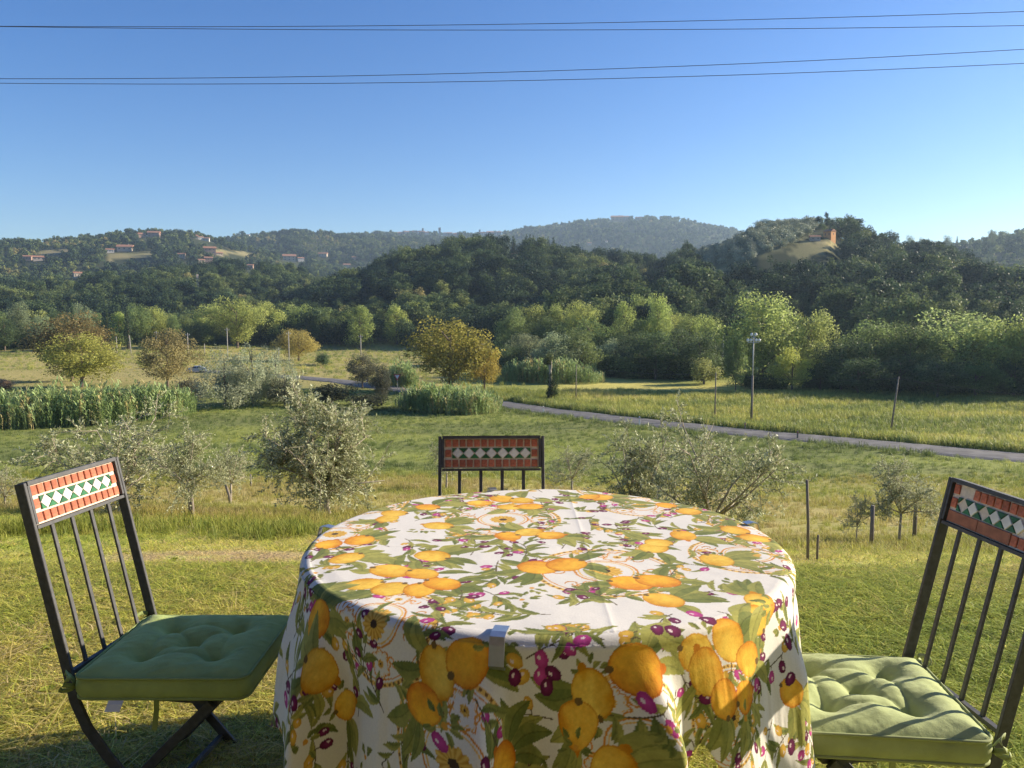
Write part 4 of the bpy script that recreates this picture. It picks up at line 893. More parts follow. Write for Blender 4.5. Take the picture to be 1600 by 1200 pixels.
# ---- the printed pattern, painted point by point on the flat cloth
GS = .0023; HALF = 1.14; NG = int(2*HALF/GS)+1
gx = np.linspace(-HALF, HALF, NG); U, Vv = np.meshgrid(gx, gx)
INK = np.zeros((NG, NG, 3)); INK[:] = (.70, .68, .63)
DIRTY = np.zeros((NG, NG), bool)
nzA = fbm(U*60, Vv*60, 31, 4); nzB = fbm(U*180, Vv*180, 32, 3)
def win(u, v, r):
    i0, i1 = int((u-r+HALF)/GS), int((u+r+HALF)/GS)+2; j0, j1 = int((v-r+HALF)/GS), int((v+r+HALF)/GS)+2
    i0, j0 = max(i0, 0), max(j0, 0); i1, j1 = min(i1, NG), min(j1, NG)
    return (slice(j0, j1), slice(i0, i1)) if i1 > i0 and j1 > j0 else None
def loc(s, u, v, a):
    x = U[s]-u; y = Vv[s]-v; c, n = math.cos(a), math.sin(a); return x*c+y*n, -x*n+y*c
def paint(s, mask, col, soft=None):
    if not mask.any(): return
    INK[s][mask] = (col[mask] if isinstance(col, np.ndarray) and col.ndim == 3 else col); DIRTY[s][mask] = True
prng = np.random.default_rng(5)
def p_leaf(u, v, L, W, a, tone=None):
    s = win(u, v, L*1.1)
    if s is None: return
    x, y = loc(s, u, v, a); t = x/L; w = W*np.sin(np.pi*np.clip(t, 0, 1))**.75*(1-.25*t); y = y-.12*L*np.sin(np.pi*np.clip(t, 0, 1))
    m = (t > 0) & (t < 1) & (np.abs(y) < w); tn = prng.uniform(0, 1) if tone is None else tone
    base = mixc((.13, .165, .04), (.36, .35, .085), np.clip(tn+.7*(nzA[s]-.5)+.25*np.sign(y)*.6, 0, 1)); base = base*(1-.25*(np.abs(y) < .0018))[..., None]
    base = base*(.85+.3*nzB[s])[..., None]; paint(s, m, base)
def p_stem(pts, w=.0022, col=(.10, .075, .035)):
    pts = np.array(pts)
    for a, b in zip(pts[:-1], pts[1:]):
        c = (a+b)/2; r = np.linalg.norm(b-a)/2+w*2; s = win(c[0], c[1], r)
        if s is None: continue
        d = b-a; l2 = (d**2).sum()+1e-9; t = np.clip(((U[s]-a[0])*d[0]+(Vv[s]-a[1])*d[1])/l2, 0, 1); m = np.hypot(U[s]-a[0]-d[0]*t, Vv[s]-a[1]-d[1]*t) < w; paint(s, m, np.array(col))
def p_fruit(u, v, rx, ry, a, hue=.5, nip=True, pear=0):
    s = win(u, v, max(rx, ry)*1.5)
    if s is None: return
    x, y = loc(s, u, v, a); xx = x/rx; yy = y/(ry*(1-pear*.45*np.clip(xx, -1, 1))); d = np.hypot(xx, yy)
    m = d < 1+.03*(nzA[s]-.5)
    if nip: m |= (np.hypot((xx-1.02)/.22, yy/.22) < 1)
    lit = np.clip(.5-.45*(xx*.3-yy*.75)+.9*(nzA[s]-.5)-.55*(d**3)+.25, 0, 1)
    dark = np.array((.62, .20, .012))*(1-hue)+np.array((.60, .30, .012))*hue; light = np.array((.86, .46, .03))*(1-hue)+np.array((.82, .60, .10))*hue
    c = mixc(dark, light, lit); c = c*(.88+.24*nzB[s])[..., None]; c = np.where((d > .93)[..., None], c*np.array((.82, .7, .6)), c); paint(s, m, c)
    m2 = np.hypot((xx+.95)/.16, yy/.16) < 1; paint(s, m2 & (d < 1.1), np.array((.16, .10, .03)))
def p_olive(u, v, r, a, kind):
    s = win(u, v, r*1.6)
    if s is None: return
    x, y = loc(s, u, v, a); d = np.hypot(x/(r*1.35), y/r); c0, c1 = {'p': ((.085, .008, .04), (.20, .02, .10)), 'm': ((.33, .03, .16), (.55, .07, .30)), 'y': ((.50, .27, .03), (.74, .48, .08))}[kind]
    c = mixc(c0, c1, np.clip(1-d*.9+.5*(nzB[s]-.5), 0, 1)); hl = np.hypot((x-r*.3)/(r*.38), (y-r*.3)/(r*.2)) < 1; c = np.where(hl[..., None], np.array((.75, .62, .62)), c); paint(s, d < 1, c)
def p_sprig(u, v, a, L=.15, n=None, kinds='pmpyy'):
    n = n or int(prng.integers(2, 5)); cu = prng.uniform(-.5, .5); pts = [(u+math.cos(a+cu*t)*L*t, v+math.sin(a+cu*t)*L*t) for t in np.linspace(0, 1, 8)]; p_stem(pts, .0016)
    for k in range(7):
        t = prng.uniform(.1, 1); i = min(6, int(t*7)); p = pts[i]; p_leaf(p[0], p[1], prng.uniform(.045, .08), prng.uniform(.007, .0125), a+prng.choice([-1, 1])*prng.uniform(.35, 1.0))
    for k in range(n):
        t = prng.uniform(.15, 1); i = min(7, int(t*8)); p = pts[i]; aa = a+prng.choice([-1, 1])*1.2; q = (p[0]+math.cos(aa)*.026, p[1]+math.sin(aa)*.026); p_stem([p, q], .0014); p_olive(q[0], q[1], prng.uniform(.009, .0125), aa, prng.choice(list(kinds)))
def p_bud(u, v, r=.03):
    for k in range(8):
        a = prng.uniform(0, 6.28); q = r*prng.uniform(.2, 1); p_leaf(u+q*math.cos(a), v+q*math.sin(a), r*.75, r*.22, a, prng.uniform(0, .8))
    s = win(u, v, r*.3)
    if s: paint(s, np.hypot(U[s]-u, Vv[s]-v) < r*.2, np.array((.6, .3, .04)))
def p_flower(u, v, r):
    s = win(u, v, r*1.1)
    if s is None: return
    x, y = U[s]-u, Vv[s]-v; d = np.hypot(x, y)/r; t = np.arctan2(y, x); m = d < .82+.18*np.abs(np.cos(t*7)); c = mixc((.50, .25, .03), (.72, .48, .10), np.clip(.5+.5*np.cos(t*14)+.6*(nzB[s]-.5), 0, 1)); c = np.where((d < .28)[..., None], np.array((.06, .035, .02)), c); paint(s, m, c)
def p_medal(u, v, R, rot):
    s = win(u, v, R*1.12); OR = np.array((.60, .25, .035)); YO = np.array((.72, .46, .12)); DK = np.array((.20, .10, .03))
    if s is None: return
    x, y = loc(s, u, v, rot); d = np.hypot(x, y)/R; t = np.arctan2(y, x); jit = .02*(nzA[s]-.5)
    paint(s, np.abs(d-.98+jit) < .035, YO); paint(s, (np.abs(d-.98+jit) < .022) & (np.sin(t*56) > .1), DK); paint(s, np.abs(d-.90+jit) < .010, OR)
    paint(s, np.abs(d-.44+jit) < .016, OR); paint(s, np.abs(d-.385+jit) < .012, YO)
    for k in range(4):
        a = k*math.pi/2; cx, cy = .67*R*math.cos(a), .67*R*math.sin(a); X = x-cx; Y = y-cy; dd = np.hypot(X, Y)/R; tt = np.arctan2(Y, X)
        rr = .20+.022*np.cos(tt*8); paint(s, np.abs(dd-rr+jit) < .014, OR); paint(s, np.abs(dd-rr+.032+jit) < .006, YO)
        c, n = math.cos(rot), math.sin(rot); p_flower(u+cx*c-cy*n, v+cx*n+cy*c, R*.07)
    for k in range(8):
        a = k*math.pi/4+math.pi/8; X = x-.70*R*math.cos(a); Y = y-.70*R*math.sin(a); dd = np.hypot(X, Y)/R; tt = np.arctan2(Y, X); sp = np.abs((dd*26-tt*1.0) % 3.14-1.57) < .42; paint(s, (dd < .13) & sp, OR*(.8+.4*prng.uniform()))
    p_flower(u, v, R*.24)
def p_cluster(items, leaves=5):
    cs = [flat_of(a, b) for a, b, *_ in items]; c = np.mean(cs, 0)
    for (fu, fv) in cs:
        for k in range(max(1, leaves//len(cs)+1)):
            a = math.atan2(fv-c[1], fu-c[0])+prng.uniform(-1.1, 1.1); p_leaf(fu+.03*math.cos(a), fv+.03*math.sin(a), prng.uniform(.075, .115), prng.uniform(.017, .028), a)
    for (fu, fv), it in zip(cs, items):
        sc = it[2] if len(it) > 2 else 1; h = it[3] if len(it) > 3 else prng.uniform(.2, .9); p_fruit(fu, fv, .0485*sc*prng.uniform(.95, 1.1), .042*sc*prng.uniform(.95, 1.05), prng.uniform(0, 6.28), h, prng.uniform() < .6, it[4] if len(it) > 4 else 0)
def paint_cloth():
    prng_s = np.random.default_rng(12)
    meds = [(945, 888, .175), (785, 808, .175), (522, 830, .15), (1168, 862, .15), (585, 965, .14), (1000, 786, .13), (1012, 1175, .14), (705, 1195, .15), (1150, 1120, .11)]
    for a, b, R in meds: p_medal(*flat_of(a, b), R, prng.uniform(0, 1.5))
    for k in range(16):
        a = prng.uniform(.1, 3.0); q = prng.uniform(.66, 1.05); p_medal(q*math.cos(a), q*math.sin(a), .14, a)
    # sprigs of olives over everything, then fruit
    pts = []
    for k in range(3600):
        q = 1.12*math.sqrt(prng_s.uniform()); a = prng_s.uniform(0, 6.283); p = (q*math.cos(a), q*math.sin(a))
        if all((p[0]-o[0])**2+(p[1]-o[1])**2 > .074**2 for o in pts): pts.append(p)
    mm = [(*flat_of(a, b), R) for a, b, R in meds]
    for p in pts:
        if any(math.hypot(p[0]-m[0], p[1]-m[1]) < m[2]*.55 for m in mm): continue
        if prng.uniform() < .84: p_sprig(p[0], p[1], prng.uniform(0, 6.28), prng.uniform(.09, .16))
        else: p_bud(p[0], p[1])
    CL = [[(570, 908, .95, .8), (612, 888, 1.1, .7), (660, 893, .9, .5), (610, 916, 1.0, .9), (655, 918, .9, .4), (690, 908, .9, .1)], [(515, 846, .9, .1), (560, 840, 1.0, .2)], [(540, 868, .95, .8)], [(606, 806, .85, .9), (618, 798, .85, .8)], [(668, 788, .85, .1)], [(684, 817, .9, .9)], [(677, 865, 1.0, .8)],
          [(750, 782, .9, .6), (785, 775, 1.0, .5), (815, 778, .9, .7), (795, 788, .9, .8), (830, 787, .9, .2)], [(795, 834, .9, .1), (826, 828, .9, .9), (860, 832, .9, .3)], [(842, 882, 1.1, .2), (885, 878, 1.1, .15)], [(985, 908, 1.15, .05), (1030, 904, 1.05, .05)], [(1036, 934, 1.0, .6)], [(1022, 852, .9, .9), (1030, 844, .85, .9)], [(1068, 832, .9, .4)], [(1118, 871, 1.0, .9)], [(1150, 824, .9, .7), (1180, 836, .9, .6)], [(940, 773, 1.0, .4), (920, 772, .8, .3)], [(1040, 785, .8, .1), (1075, 795, .9, .5)],
          [(1195, 940, .95, .9), (1190, 965, .8, .6)], [(493, 965, .95, .05)], [(500, 1046, 1.0, .8), (540, 1098, .85, .7)], [(677, 1050, .95, .85), (730, 1033, 1.0, .2), (657, 1101, .95, .0)], [(924, 1082, 1.05, .95), (903, 1132, 1.1, .6, .6), (997, 1042, 1.15, .1)], [(1092, 1020, .95, .8), (1142, 1000, 1.05, .7), (1108, 1052, 1.0, .6), (1136, 1092, .95, .3), (1172, 1030, .85, .4, .5), (1168, 1085, .85, .1, .5)], [(950, 1200, 1.0, .8)], [(790, 1190, .9, .1)], [(1240, 1080, .8, .4)]]
    for c in CL: p_cluster(c, 6)
    for k in range(34):
        a = prng.uniform(.1, 3.0); q = prng.uniform(.72, 1.08); p_fruit(q*math.cos(a), q*math.sin(a), .052, .045, prng.uniform(0, 6), prng.uniform())
    for a, b in [(582, 971), (780, 1010), (1048, 1140), (1168, 1122), (1210, 945), (900, 1165), (690, 1135), (480, 1160)]: p_bud(*flat_of(a, b), .034)
    p_flower(*flat_of(582, 971), .034)
    for a, b, k in [(800, 1033, 'y'), (815, 1055, 'y'), (845, 1030, 'm'), (843, 1055, 'm'), (862, 1050, 'p'), (850, 1075, 'p'), (800, 1058, 'p'), (1010, 1095, 'm'), (685, 1158, 'm'), (460, 1150, 'y'), (447, 1075, 'p'), (443, 1092, 'm'), (455, 1098, 'p'), (912, 997, 'm'), (1030, 980, 'p'), (1052, 980, 'p'), (1235, 1000, 'p'), (1237, 1058, 'p'), (1240, 1165, 'p'), (1108, 965, 'p'), (1085, 955, 'm'), (760, 1195, 'p')]:
        p_olive(*flat_of(a, b), .0138, prng.uniform(0, 3), k)
paint_cloth()
def hem(th):
    """height of the hem above the ground by angle: lower at the front, lifted at one fold on the right"""
    h = .34+.02*np.sin(th*5+1)+.015*np.sin(th*11); h = h+.10*np.exp(-((wrap(th-1.6))/.5)**2)+.165*np.exp(-(wrap(th-ang(1085))/.075)**2)
    h = h+.05*np.exp(-(wrap(th-ang(478))/.16)**2)
    return h-.04*np.exp(-(wrap(th-ang(780))/.4)**2)
def cloth():
    rho = np.hypot(U, Vv); th = np.arctan2(Vv, U); lim = RT+.016+(CT-hem(th))*1.03; m = rho < lim
    quad = m[:-1, :-1] & m[1:, :-1] & m[:-1, 1:] & m[1:, 1:]; used = np.zeros_like(m); used[:-1, :-1] |= quad; used[1:, :-1] |= quad; used[:-1, 1:] |= quad; used[1:, 1:] |= quad
    ids = np.full(m.shape, -1); ids[used] = np.arange(used.sum()); x, y, z = drape(U[used], Vv[used])
    F = np.stack([ids[:-1, :-1][quad], ids[:-1, 1:][quad], ids[1:, 1:][quad], ids[1:, :-1][quad]], 1); col = INK[used]; edge = (lim-rho)[used] < .012
    col = np.where(edge[:, None], col*.9, col)
    mt, nt, out, N = newmat('printed_cotton'); L = nt.links.new
    p = N('ShaderNodeBsdfPrincipled'); p.inputs['Roughness'].default_value = .8; p.inputs['Specular IOR Level'].default_value = .15; p.inputs['Sheen Weight'].default_value = .05
    a = N('ShaderNodeAttribute'); a.attribute_name = 'col'; tc = N('ShaderNodeTexCoord'); nz = N('ShaderNodeTexNoise'); nz.inputs['Scale'].default_value = 260; nz.inputs['Detail'].default_value = 3; L(tc.outputs['Object'], nz.inputs['Vector'])
    mr = N('ShaderNodeMapRange'); mr.inputs['To Min'].default_value = .88; mr.inputs['To Max'].default_value = 1.1; L(nz.outputs['Fac'], mr.inputs['Value']); sc = N('ShaderNodeVectorMath', operation='SCALE'); L(a.outputs['Color'], sc.inputs[0]); L(mr.outputs[0], sc.inputs['Scale'])
    bp = N('ShaderNodeBump'); bp.inputs['Strength'].default_value = .25; bp.inputs['Distance'].default_value = .0015; L(nz.outputs['Fac'], bp.inputs['Height']); L(bp.outputs[0], p.inputs['Normal'])
    tr = N('ShaderNodeBsdfTranslucent'); L(sc.outputs[0], tr.inputs['Color']); L(sc.outputs[0], p.inputs['Base Color']); mx = N('ShaderNodeMixShader'); mx.inputs[0].default_value = .10; L(p.outputs[0], mx.inputs[1]); L(tr.outputs[0], mx.inputs[2]); L(mx.outputs[0], out.inputs['Surface'])
    me = mesh_np('tablecloth', np.stack([x, y, z], 1), F, mt, smooth=True, col=col)
    tag(link('tablecloth', me), 'white round tablecloth printed with lemons, olives and medallions', 'tablecloth')
cloth()
def clips():
    m = solid('clip_steel', (.42, .45, .5), .32, metal=.85, var=.08, scale=80)
    for px, lab in [(777, 'steel tablecloth clip at the front edge of the table'), (499, 'steel tablecloth clip at the left edge of the table'), (780, 'steel tablecloth clip at the rear edge below the rear chair'), (1205, 'steel tablecloth clip at the right edge of the table')]:
        if 'rear' in lab: a = math.atan2(.62, -.16)
        elif 'left' in lab: a = math.atan2(.12, -.62)
        elif 'right' in lab: a = math.atan2(.16, .6)
        else: a = ang(777)
        c, s = math.cos(a), math.sin(a); ln = .036 if 'front' in lab else .022; r1 = RT+.036
        rr = RT+.03
        pts = [(rr-ln-.012, CT+.004), (rr-.012, CT+.007), (rr+.004, CT+.003), (rr+.009, CT-.012), (rr+.017, CT-.05), (rr+.004, CT-.062), (rr-.03, CT-.045)]
        o = MB().bar([(q*c, q*s, z) for q, z in pts], .0022, .030 if 'front' in lab else .026, (-s, c, 0)).build('tablecloth_clip', m); o.location = (TC.x, TC.y, 0); tag(o, lab, 'clip', 'steel tablecloth clips')
clips()

# ------------------------------------------------------------------ chairs with mosaic backs
M_RED = solid('terracotta_tile', (.37, .112, .06), .75, var=.3, scale=90, bump=.3, each=.22); M_GREEN = solid('green_tile', (.02, .11, .045), .35, var=.3, scale=60, each=.25); M_WHITE = solid('white_tile', (.66, .65, .59), .4, var=.1, scale=40, each=.1)
M_GROUT = solid('grout', (.60, .52, .42), .95, var=.12, scale=120, bump=.2); M_BROWN = solid('brown_tile', (.27, .10, .05), .55, var=.25, scale=50)
CW, CHH, SH = .40, .93, .352
TILES = {}
def tile_mesh(key, pts, mat, t=.004):
    if key not in TILES:
        n = len(pts); c = np.mean(pts, 0); top = [(c[0]+(p[0]-c[0])*.93, t, c[1]+(p[1]-c[1])*.93) for p in pts]; V = [(p[0], -.002, p[1]) for p in pts]+[(p[0], t*.75, p[1]) for p in pts]+top
        F = [tuple(range(2*n, 3*n))]+[(i+k*n, (i+1) % n+k*n, (i+1) % n+(k+1)*n, i+(k+1)*n) for k in range(2) for i in range(n)]
        TILES[key] = MB().add(V, F).mesh(key, mat)
    return TILES[key]
def back_y(z): return -.118*(z-.38)/.55 if z > .38 else 0
def chair(loc, facing, label, scale=1, broken=False):
    """local +Y is the way the chair faces; origin on the ground below the back"""
    rz = math.atan2(facing[1], facing[0])-math.pi/2
    e = empty('folding_chair', loc, rz, label, 'chair', 'black metal folding chairs with mosaic backs'); e.scale = (scale,)*3
    path = [(back_y(CHH), CHH), (back_y(.7), .7), (0, .39), (.012, .33), (.045, .255), (.10, .18), (.17, .10), (.26, .0)]
    for s in (-1, 1):
        MB().bar([(s*(CW/2-.006), y, z) for y, z in path], .030, .011, (1, 0, 0)).build('back_post', M_BLACK, e, False, .0015)
        MB().bar([(s*(CW/2-.024), y, z) for y, z in [(.40, SH-.012), (.25, .19), (.07, 0)]], .028, .012, (1, 0, 0)).build('leg', M_BLACK, e, False, .0015)
    MB().bar([(s*(CW/2-.014), .22, .03) for s in (-1, 1)], .014, .014, (0, 0, 1)).build('stretcher', M_BLACK, e); MB().bar([(s*(CW/2-.014), .085, .03) for s in (-1, 1)], .014, .014, (0, 0, 1)).build('stretcher', M_BLACK, e)
    f = MB()
    for s in (-1, 1): f.box((s*(CW/2-.042), .215, SH-.01), (.018, .40, .018))
    f.box((0, .022, SH-.01), (CW-.1, .018, .018)); f.box((0, .408, SH-.01), (CW-.1, .018, .018)); f.build('seat_frame', M_BLACK, e)
    MB().box((0, .215, SH+.002), (CW-.08, .38, .004)).build('seat_plate', M_BLACK, e)
    # lower rail, slats
    zr = .405; MB().box((0, back_y(zr), zr), (CW-.024, .014, .012)).build('lower_rail', M_BLACK, e)
    PB = .805   # bottom of the mosaic panel
    for k in range(4):
        x = -CW/2+CW*(k+1)/5; MB().bar([(x, back_y(zr), zr), (x, back_y(PB), PB)], .007, .0125, (1, 0, 0)).build('slat', M_BLACK, e, False, .001)
    # panel, in a frame tilted with the back
    tilt = math.atan(.118/.55); P = empty('mosaic_panel', (0, back_y(PB), PB), 0); P.parent = e; P.rotation_euler = (tilt, 0, 0); ph = (CHH-PB)/math.cos(tilt); hw = CW/2-.014
    fr = MB().box((0, 0, ph-.004), (2*hw-.002, .03, .011)).box((0, 0, .002), (2*hw-.002, .026, .009))
    for s in (-1, 1): fr.box((s*(hw-.003), 0, ph/2), (.008, .028, ph-.02))
    fr.build('panel_frame', M_BLACK, P); MB().box((0, -.009, ph/2), (2*hw-.018, .006, ph-.016)).build('backing', M_BLACK, P)
    MB().box((0, -.001, ph/2), (2*hw-.016, .0095, ph-.016)).build('grout_bed', M_GROUT, P)
    W = 2*hw-.02; Hh = ph-.02; n = 13; tw = W/n; rh = Hh*.30; rm = Hh*.40; y0 = .0042; rr = random.Random(int(abs(loc[0])*1000)+3)
    def put(name, me, x, z, rot=0):
        o = link(name, me, P); o.location = (x, y0+rr.uniform(-.0006, .0004), z); o.rotation_euler = (0, rot, 0); return o
    sq = [(-tw*.395, -rh*.40), (tw*.395, -rh*.41), (tw*.40, rh*.405), (-tw*.385, rh*.40)]; red = tile_mesh('tile', sq, M_RED); zb = .01
    for i in range(n):
        x = -W/2+tw*(i+.5)
        if not (broken and i in (1, 2)): put('tile', red, -x if broken else x, zb+rh*1.5+rm, rr.uniform(-.04, .04))
        if not (broken and i < 9): put('tile', red, -x if broken else x, zb+rh*.5, rr.uniform(-.04, .04))
    for s in (-1, 1):
        if not (broken and s < 0): put('tile', red, s*(W/2-tw/2), zb+rh+rm*.5, rr.uniform(-.03, .03))
    if broken:
        a = tile_mesh('long_tile', [(-tw*2.2, -rh*.48), (tw*2.2, -rh*.48), (tw*2.2, rh*.48), (-tw*2.2, rh*.48)], M_BROWN)
        for q in (2.25, 6.75): put('tile', a, W/2-tw*q, zb+rh*.5)
        put('tile', red, W/2-tw/2, zb+rh+rm*.5)
    nd = 7; w = (W-2*tw*1.02)/nd; d = tile_mesh('diamond', [(0, -rm*.46), (w*.47, 0), (0, rm*.46), (-w*.47, 0)], M_WHITE); tu = tile_mesh('triangle', [(-w*.40, -rm*.44), (w*.40, -rm*.44), (0, rm*-.05)], M_GREEN); td = tile_mesh('triangle_down', [(-w*.40, rm*.44), (0, rm*.05), (w*.40, rm*.44)], M_GREEN)
    hu = tile_mesh('half', [(0, -rm*.44), (w*.38, -rm*.44), (0, -rm*.05)], M_GREEN); hd = tile_mesh('half_down', [(0, rm*.44), (0, rm*.05), (w*.38, rm*.44)], M_GREEN); hu2 = tile_mesh('half2', [(0, -rm*.44), (0, -rm*.05), (-w*.38, -rm*.44)], M_GREEN); hd2 = tile_mesh('half2_down', [(0, rm*.44), (-w*.38, rm*.44), (0, rm*.05)], M_GREEN)
    zc = zb+rh+rm*.5; x0 = -nd*w/2
    for i in range(nd):
        if broken and i in (0, 4, 6): continue
        put('tile', d, x0+w*(i+.5), zc)
    for i in range(1, nd):
        if broken and i == 1: continue
        put('tile', td, x0+w*i, zc)
        put('tile', tu, x0+w*i, zc)
    if not broken: put('tile', hd, x0+.001, zc); put('tile', hu, x0+.001, zc)
    put('tile', hd2, -x0-.001, zc); put('tile', hu2, -x0-.001, zc)
    return e
def cushion(loc, facing, label, lab_tag, base, deep, rz0=0):
    rz = math.atan2(facing[1], facing[0])-math.pi/2+rz0
    e = empty('seat_cushion', loc, rz, label, 'cushion', 'tufted green seat cushions')
    m, nt, out, N = newmat('cushion_cotton'); L = nt.links.new; p = N('ShaderNodeBsdfPrincipled'); p.inputs['Roughness'].default_value = .85; p.inputs['Specular IOR Level'].default_value = .1; p.inputs['Sheen Weight'].default_value = .1
    tc = N('ShaderNodeTexCoord'); nz = N('ShaderNodeTexNoise'); nz.inputs['Scale'].default_value = 14; nz.inputs['Detail'].default_value = 6; L(tc.outputs['Object'], nz.inputs['Vector']); cr = N('ShaderNodeValToRGB'); cr.color_ramp.elements[0].color = (*[c*.85 for c in base], 1); cr.color_ramp.elements[1].color = (*[c*1.15 for c in base], 1); cr.color_ramp.elements[0].position = .3; cr.color_ramp.elements[1].position = .7
    L(nz.outputs['Fac'], cr.inputs['Fac']); L(cr.outputs['Color'], p.inputs['Base Color']); n2 = N('ShaderNodeTexNoise'); n2.inputs['Scale'].default_value = 90; n2.inputs['Detail'].default_value = 8; n2.inputs['Roughness'].default_value = .7; L(tc.outputs['Object'], n2.inputs['Vector']); bp = N('ShaderNodeBump'); bp.inputs['Strength'].default_value = .5; bp.inputs['Distance'].default_value = .003; L(n2.outputs['Fac'], bp.inputs['Height']); L(bp.outputs[0], p.inputs['Normal']); L(p.outputs[0], out.inputs['Surface'])
    n = 90; hx, hy = .212, deep/2; T = .060; q = np.linspace(-1, 1, n); A, B = np.meshgrid(q, q)
    # rounded-square outline
    def shape(a, b, k=1.0):
        x = a*hx*k; y = b*hy*k; r = .035; cx = np.maximum(np.abs(x)-(hx*k-r), 0); cy = np.maximum(np.abs(y)-(hy*k-r), 0); l = np.hypot(cx, cy); f = np.where(l > r, r/np.maximum(l, 1e-6), 1)
        return np.sign(x)*(np.minimum(np.abs(x), hx*k-r)+cx*f), np.sign(y)*(np.minimum(np.abs(y), hy*k-r)+cy*f)
    X, Y = shape(A, B)
    tufts = [(-.095, -.10), (.095, -.10), (0, 0), (-.095, .105), (.095, .105)]
    e2 = np.minimum(hx-np.abs(X), hy-np.abs(Y)); Zt = T+.038*(1-np.exp(-e2/.045))
    for tx, ty in tufts:
        r = np.hypot(X-tx, Y-ty); Zt -= .042*np.exp(-r/.034)+.010*np.exp(-(r/.06)**2)
    segs = [(0, 2), (1, 2), (3, 2), (4, 2), (0, 1), (3, 4), (0, 3), (1, 4)]
    for i, j in segs:
        ax, ay = tufts[i]; bx, by = tufts[j]; dx, dy = bx-ax, by-ay; t = np.clip(((X-ax)*dx+(Y-ay)*dy)/(dx*dx+dy*dy), 0, 1); r = np.hypot(X-ax-dx*t, Y-ay-dy*t); Zt -= .010*np.exp(-r/.012)
    Zt += .006*(fbm(X*22, Y*22, 3, 3)-.5)+.0035*(np.abs(fbm(X*60+Y*25, Y*18, 4, 3)-.5))*2
    V = [np.stack([X, Y, Zt], -1).reshape(-1, 3)]; Fq = []; idx = np.arange(n*n).reshape(n, n); Fq.append(np.stack([idx[:-1, :-1], idx[:-1, 1:], idx[1:, 1:], idx[1:, :-1]], -1).reshape(-1, 4))
    ring = np.concatenate([idx[0, :], idx[1:, -1], idx[-1, -2::-1], idx[-2:0:-1, 0]]); nr = len(ring); base_xy = V[0][ring]; off = n*n; prev = ring; cen = np.zeros(3)
    for k, (f, z) in enumerate([(1.012, .9), (1.028, .6), (1.024, .3), (1.0, 0.04)]):
        w = base_xy.copy(); w[:, :2] *= f; w[:, 2] = T*z+.003*np.sin(np.arange(nr)*.21+k)*(.2 < z); V.append(w); cur = np.arange(off, off+nr); off += nr
        Fq.append(np.stack([prev, cur, np.roll(cur, -1), np.roll(prev, -1)], -1)); prev = cur
    V.append(np.array([[0, 0, .001]])); Ft = np.stack([prev, np.full(nr, off), np.roll(prev, -1)], -1)
    link('cushion_body', mesh_np('cushion_body', np.concatenate(V), Fq+[Ft], m, smooth=True), e)
    pip = solid('cushion_piping', tuple(c*.8 for c in base), .8, var=.1)
    for z, f in ((T, 1.012), (.004, 1.006)):
        pts = [(b[0]*f, b[1]*f, z+.001) for b in base_xy[::2]]; pts.append(pts[0]); MB().tube(pts, .0042, 6, False).build('piping', pip, e, True)
    for tx, ty in tufts:
        k = ((X-tx)**2+(Y-ty)**2).argmin(); MB().lathe([(.001, .004), (.006, .003), (.008, 0), (.006, -.003)], 10, (tx, ty, Zt.ravel()[k]+.001)).build('tuft_button', m, e, True)
    for s in (-1, 1):
        lp = [(s*(hx-.02), -hy, .03)]+[(s*(hx-.005)+.020*math.cos(t)*s, -hy-.018+.012*math.sin(t*2), .05+.024*math.sin(t)) for t in np.linspace(0, 6.0, 16)]
        MB().bar(lp, .012, .002, (.3, 1, .2)).build('tie', pip, e, True)
        MB().bar([(s*(hx-.03), -hy*.1, .01), (s*(hx-.03)+.004, -hy*.1, -.04), (s*(hx-.03), -hy*.1-.01, -.10)], .003, .014, (0, 1, 0)).build('tie', pip, e)
    if lab_tag:
        mt = solid('care_label', (.7, .68, .66), .7, var=.03); MB().bar([(hx-.004, -.115, .008), (hx+.012, -.115, -.004), (hx+.022, -.118, -.02)], .0012, .04, (0, 1, 0)).build('care_label', mt, e)
    return e
def chair_from_tops(near, far, fsign):
    """two top corners of the back (world x,y) -> base point and facing"""
    near, far = Vector(near), Vector(far); d = (far-near).normalized(); f = Vector((d.y, -d.x))*fsign; mid = (near+far)/2; return mid+f*.118, f
b, f = chair_from_tops((-1.325, 2.03), (-1.272, 2.425), 1); chair((b.x, b.y, T1(b.x, b.y)), f, 'black folding chair left of the table, its mosaic back in full sun')
cushion((b.x+f.x*.245, b.y+f.y*.245, SH+.006), f, 'dark green tufted cushion in shade on the left chair', True, (.33, .41, .135), .46, .13)  # same cotton as right cushion; correction for bluish shade put into base colour
b, f = chair_from_tops((1.262, 1.722), (1.236, 2.115), -1); chair((b.x, b.y, T1(b.x, b.y)), f, 'black folding chair right of the table, its mosaic chipped and patched', broken=True)
cushion((b.x+f.x*.245, b.y+f.y*.245, SH+.006), f, 'light green tufted cushion striped by slat shadows on the right chair', False, (.33, .385, .175), .46, -.17)
b, f = Vector((-.078, 2.88)), Vector((.03, -1)).normalized(); b2 = b+f*.118; chair((b2.x, b2.y, T1(b2.x, b2.y)), f, 'black folding chair behind the table facing the camera, no cushion')
b, f = Vector((-.149, .638)), Vector((0.0, 1)); b2 = b+f*.118; chair((b2.x, b2.y, T1(b2.x, b2.y)), f, 'black folding chair nearest the camera, only its top rail showing', 1.05)
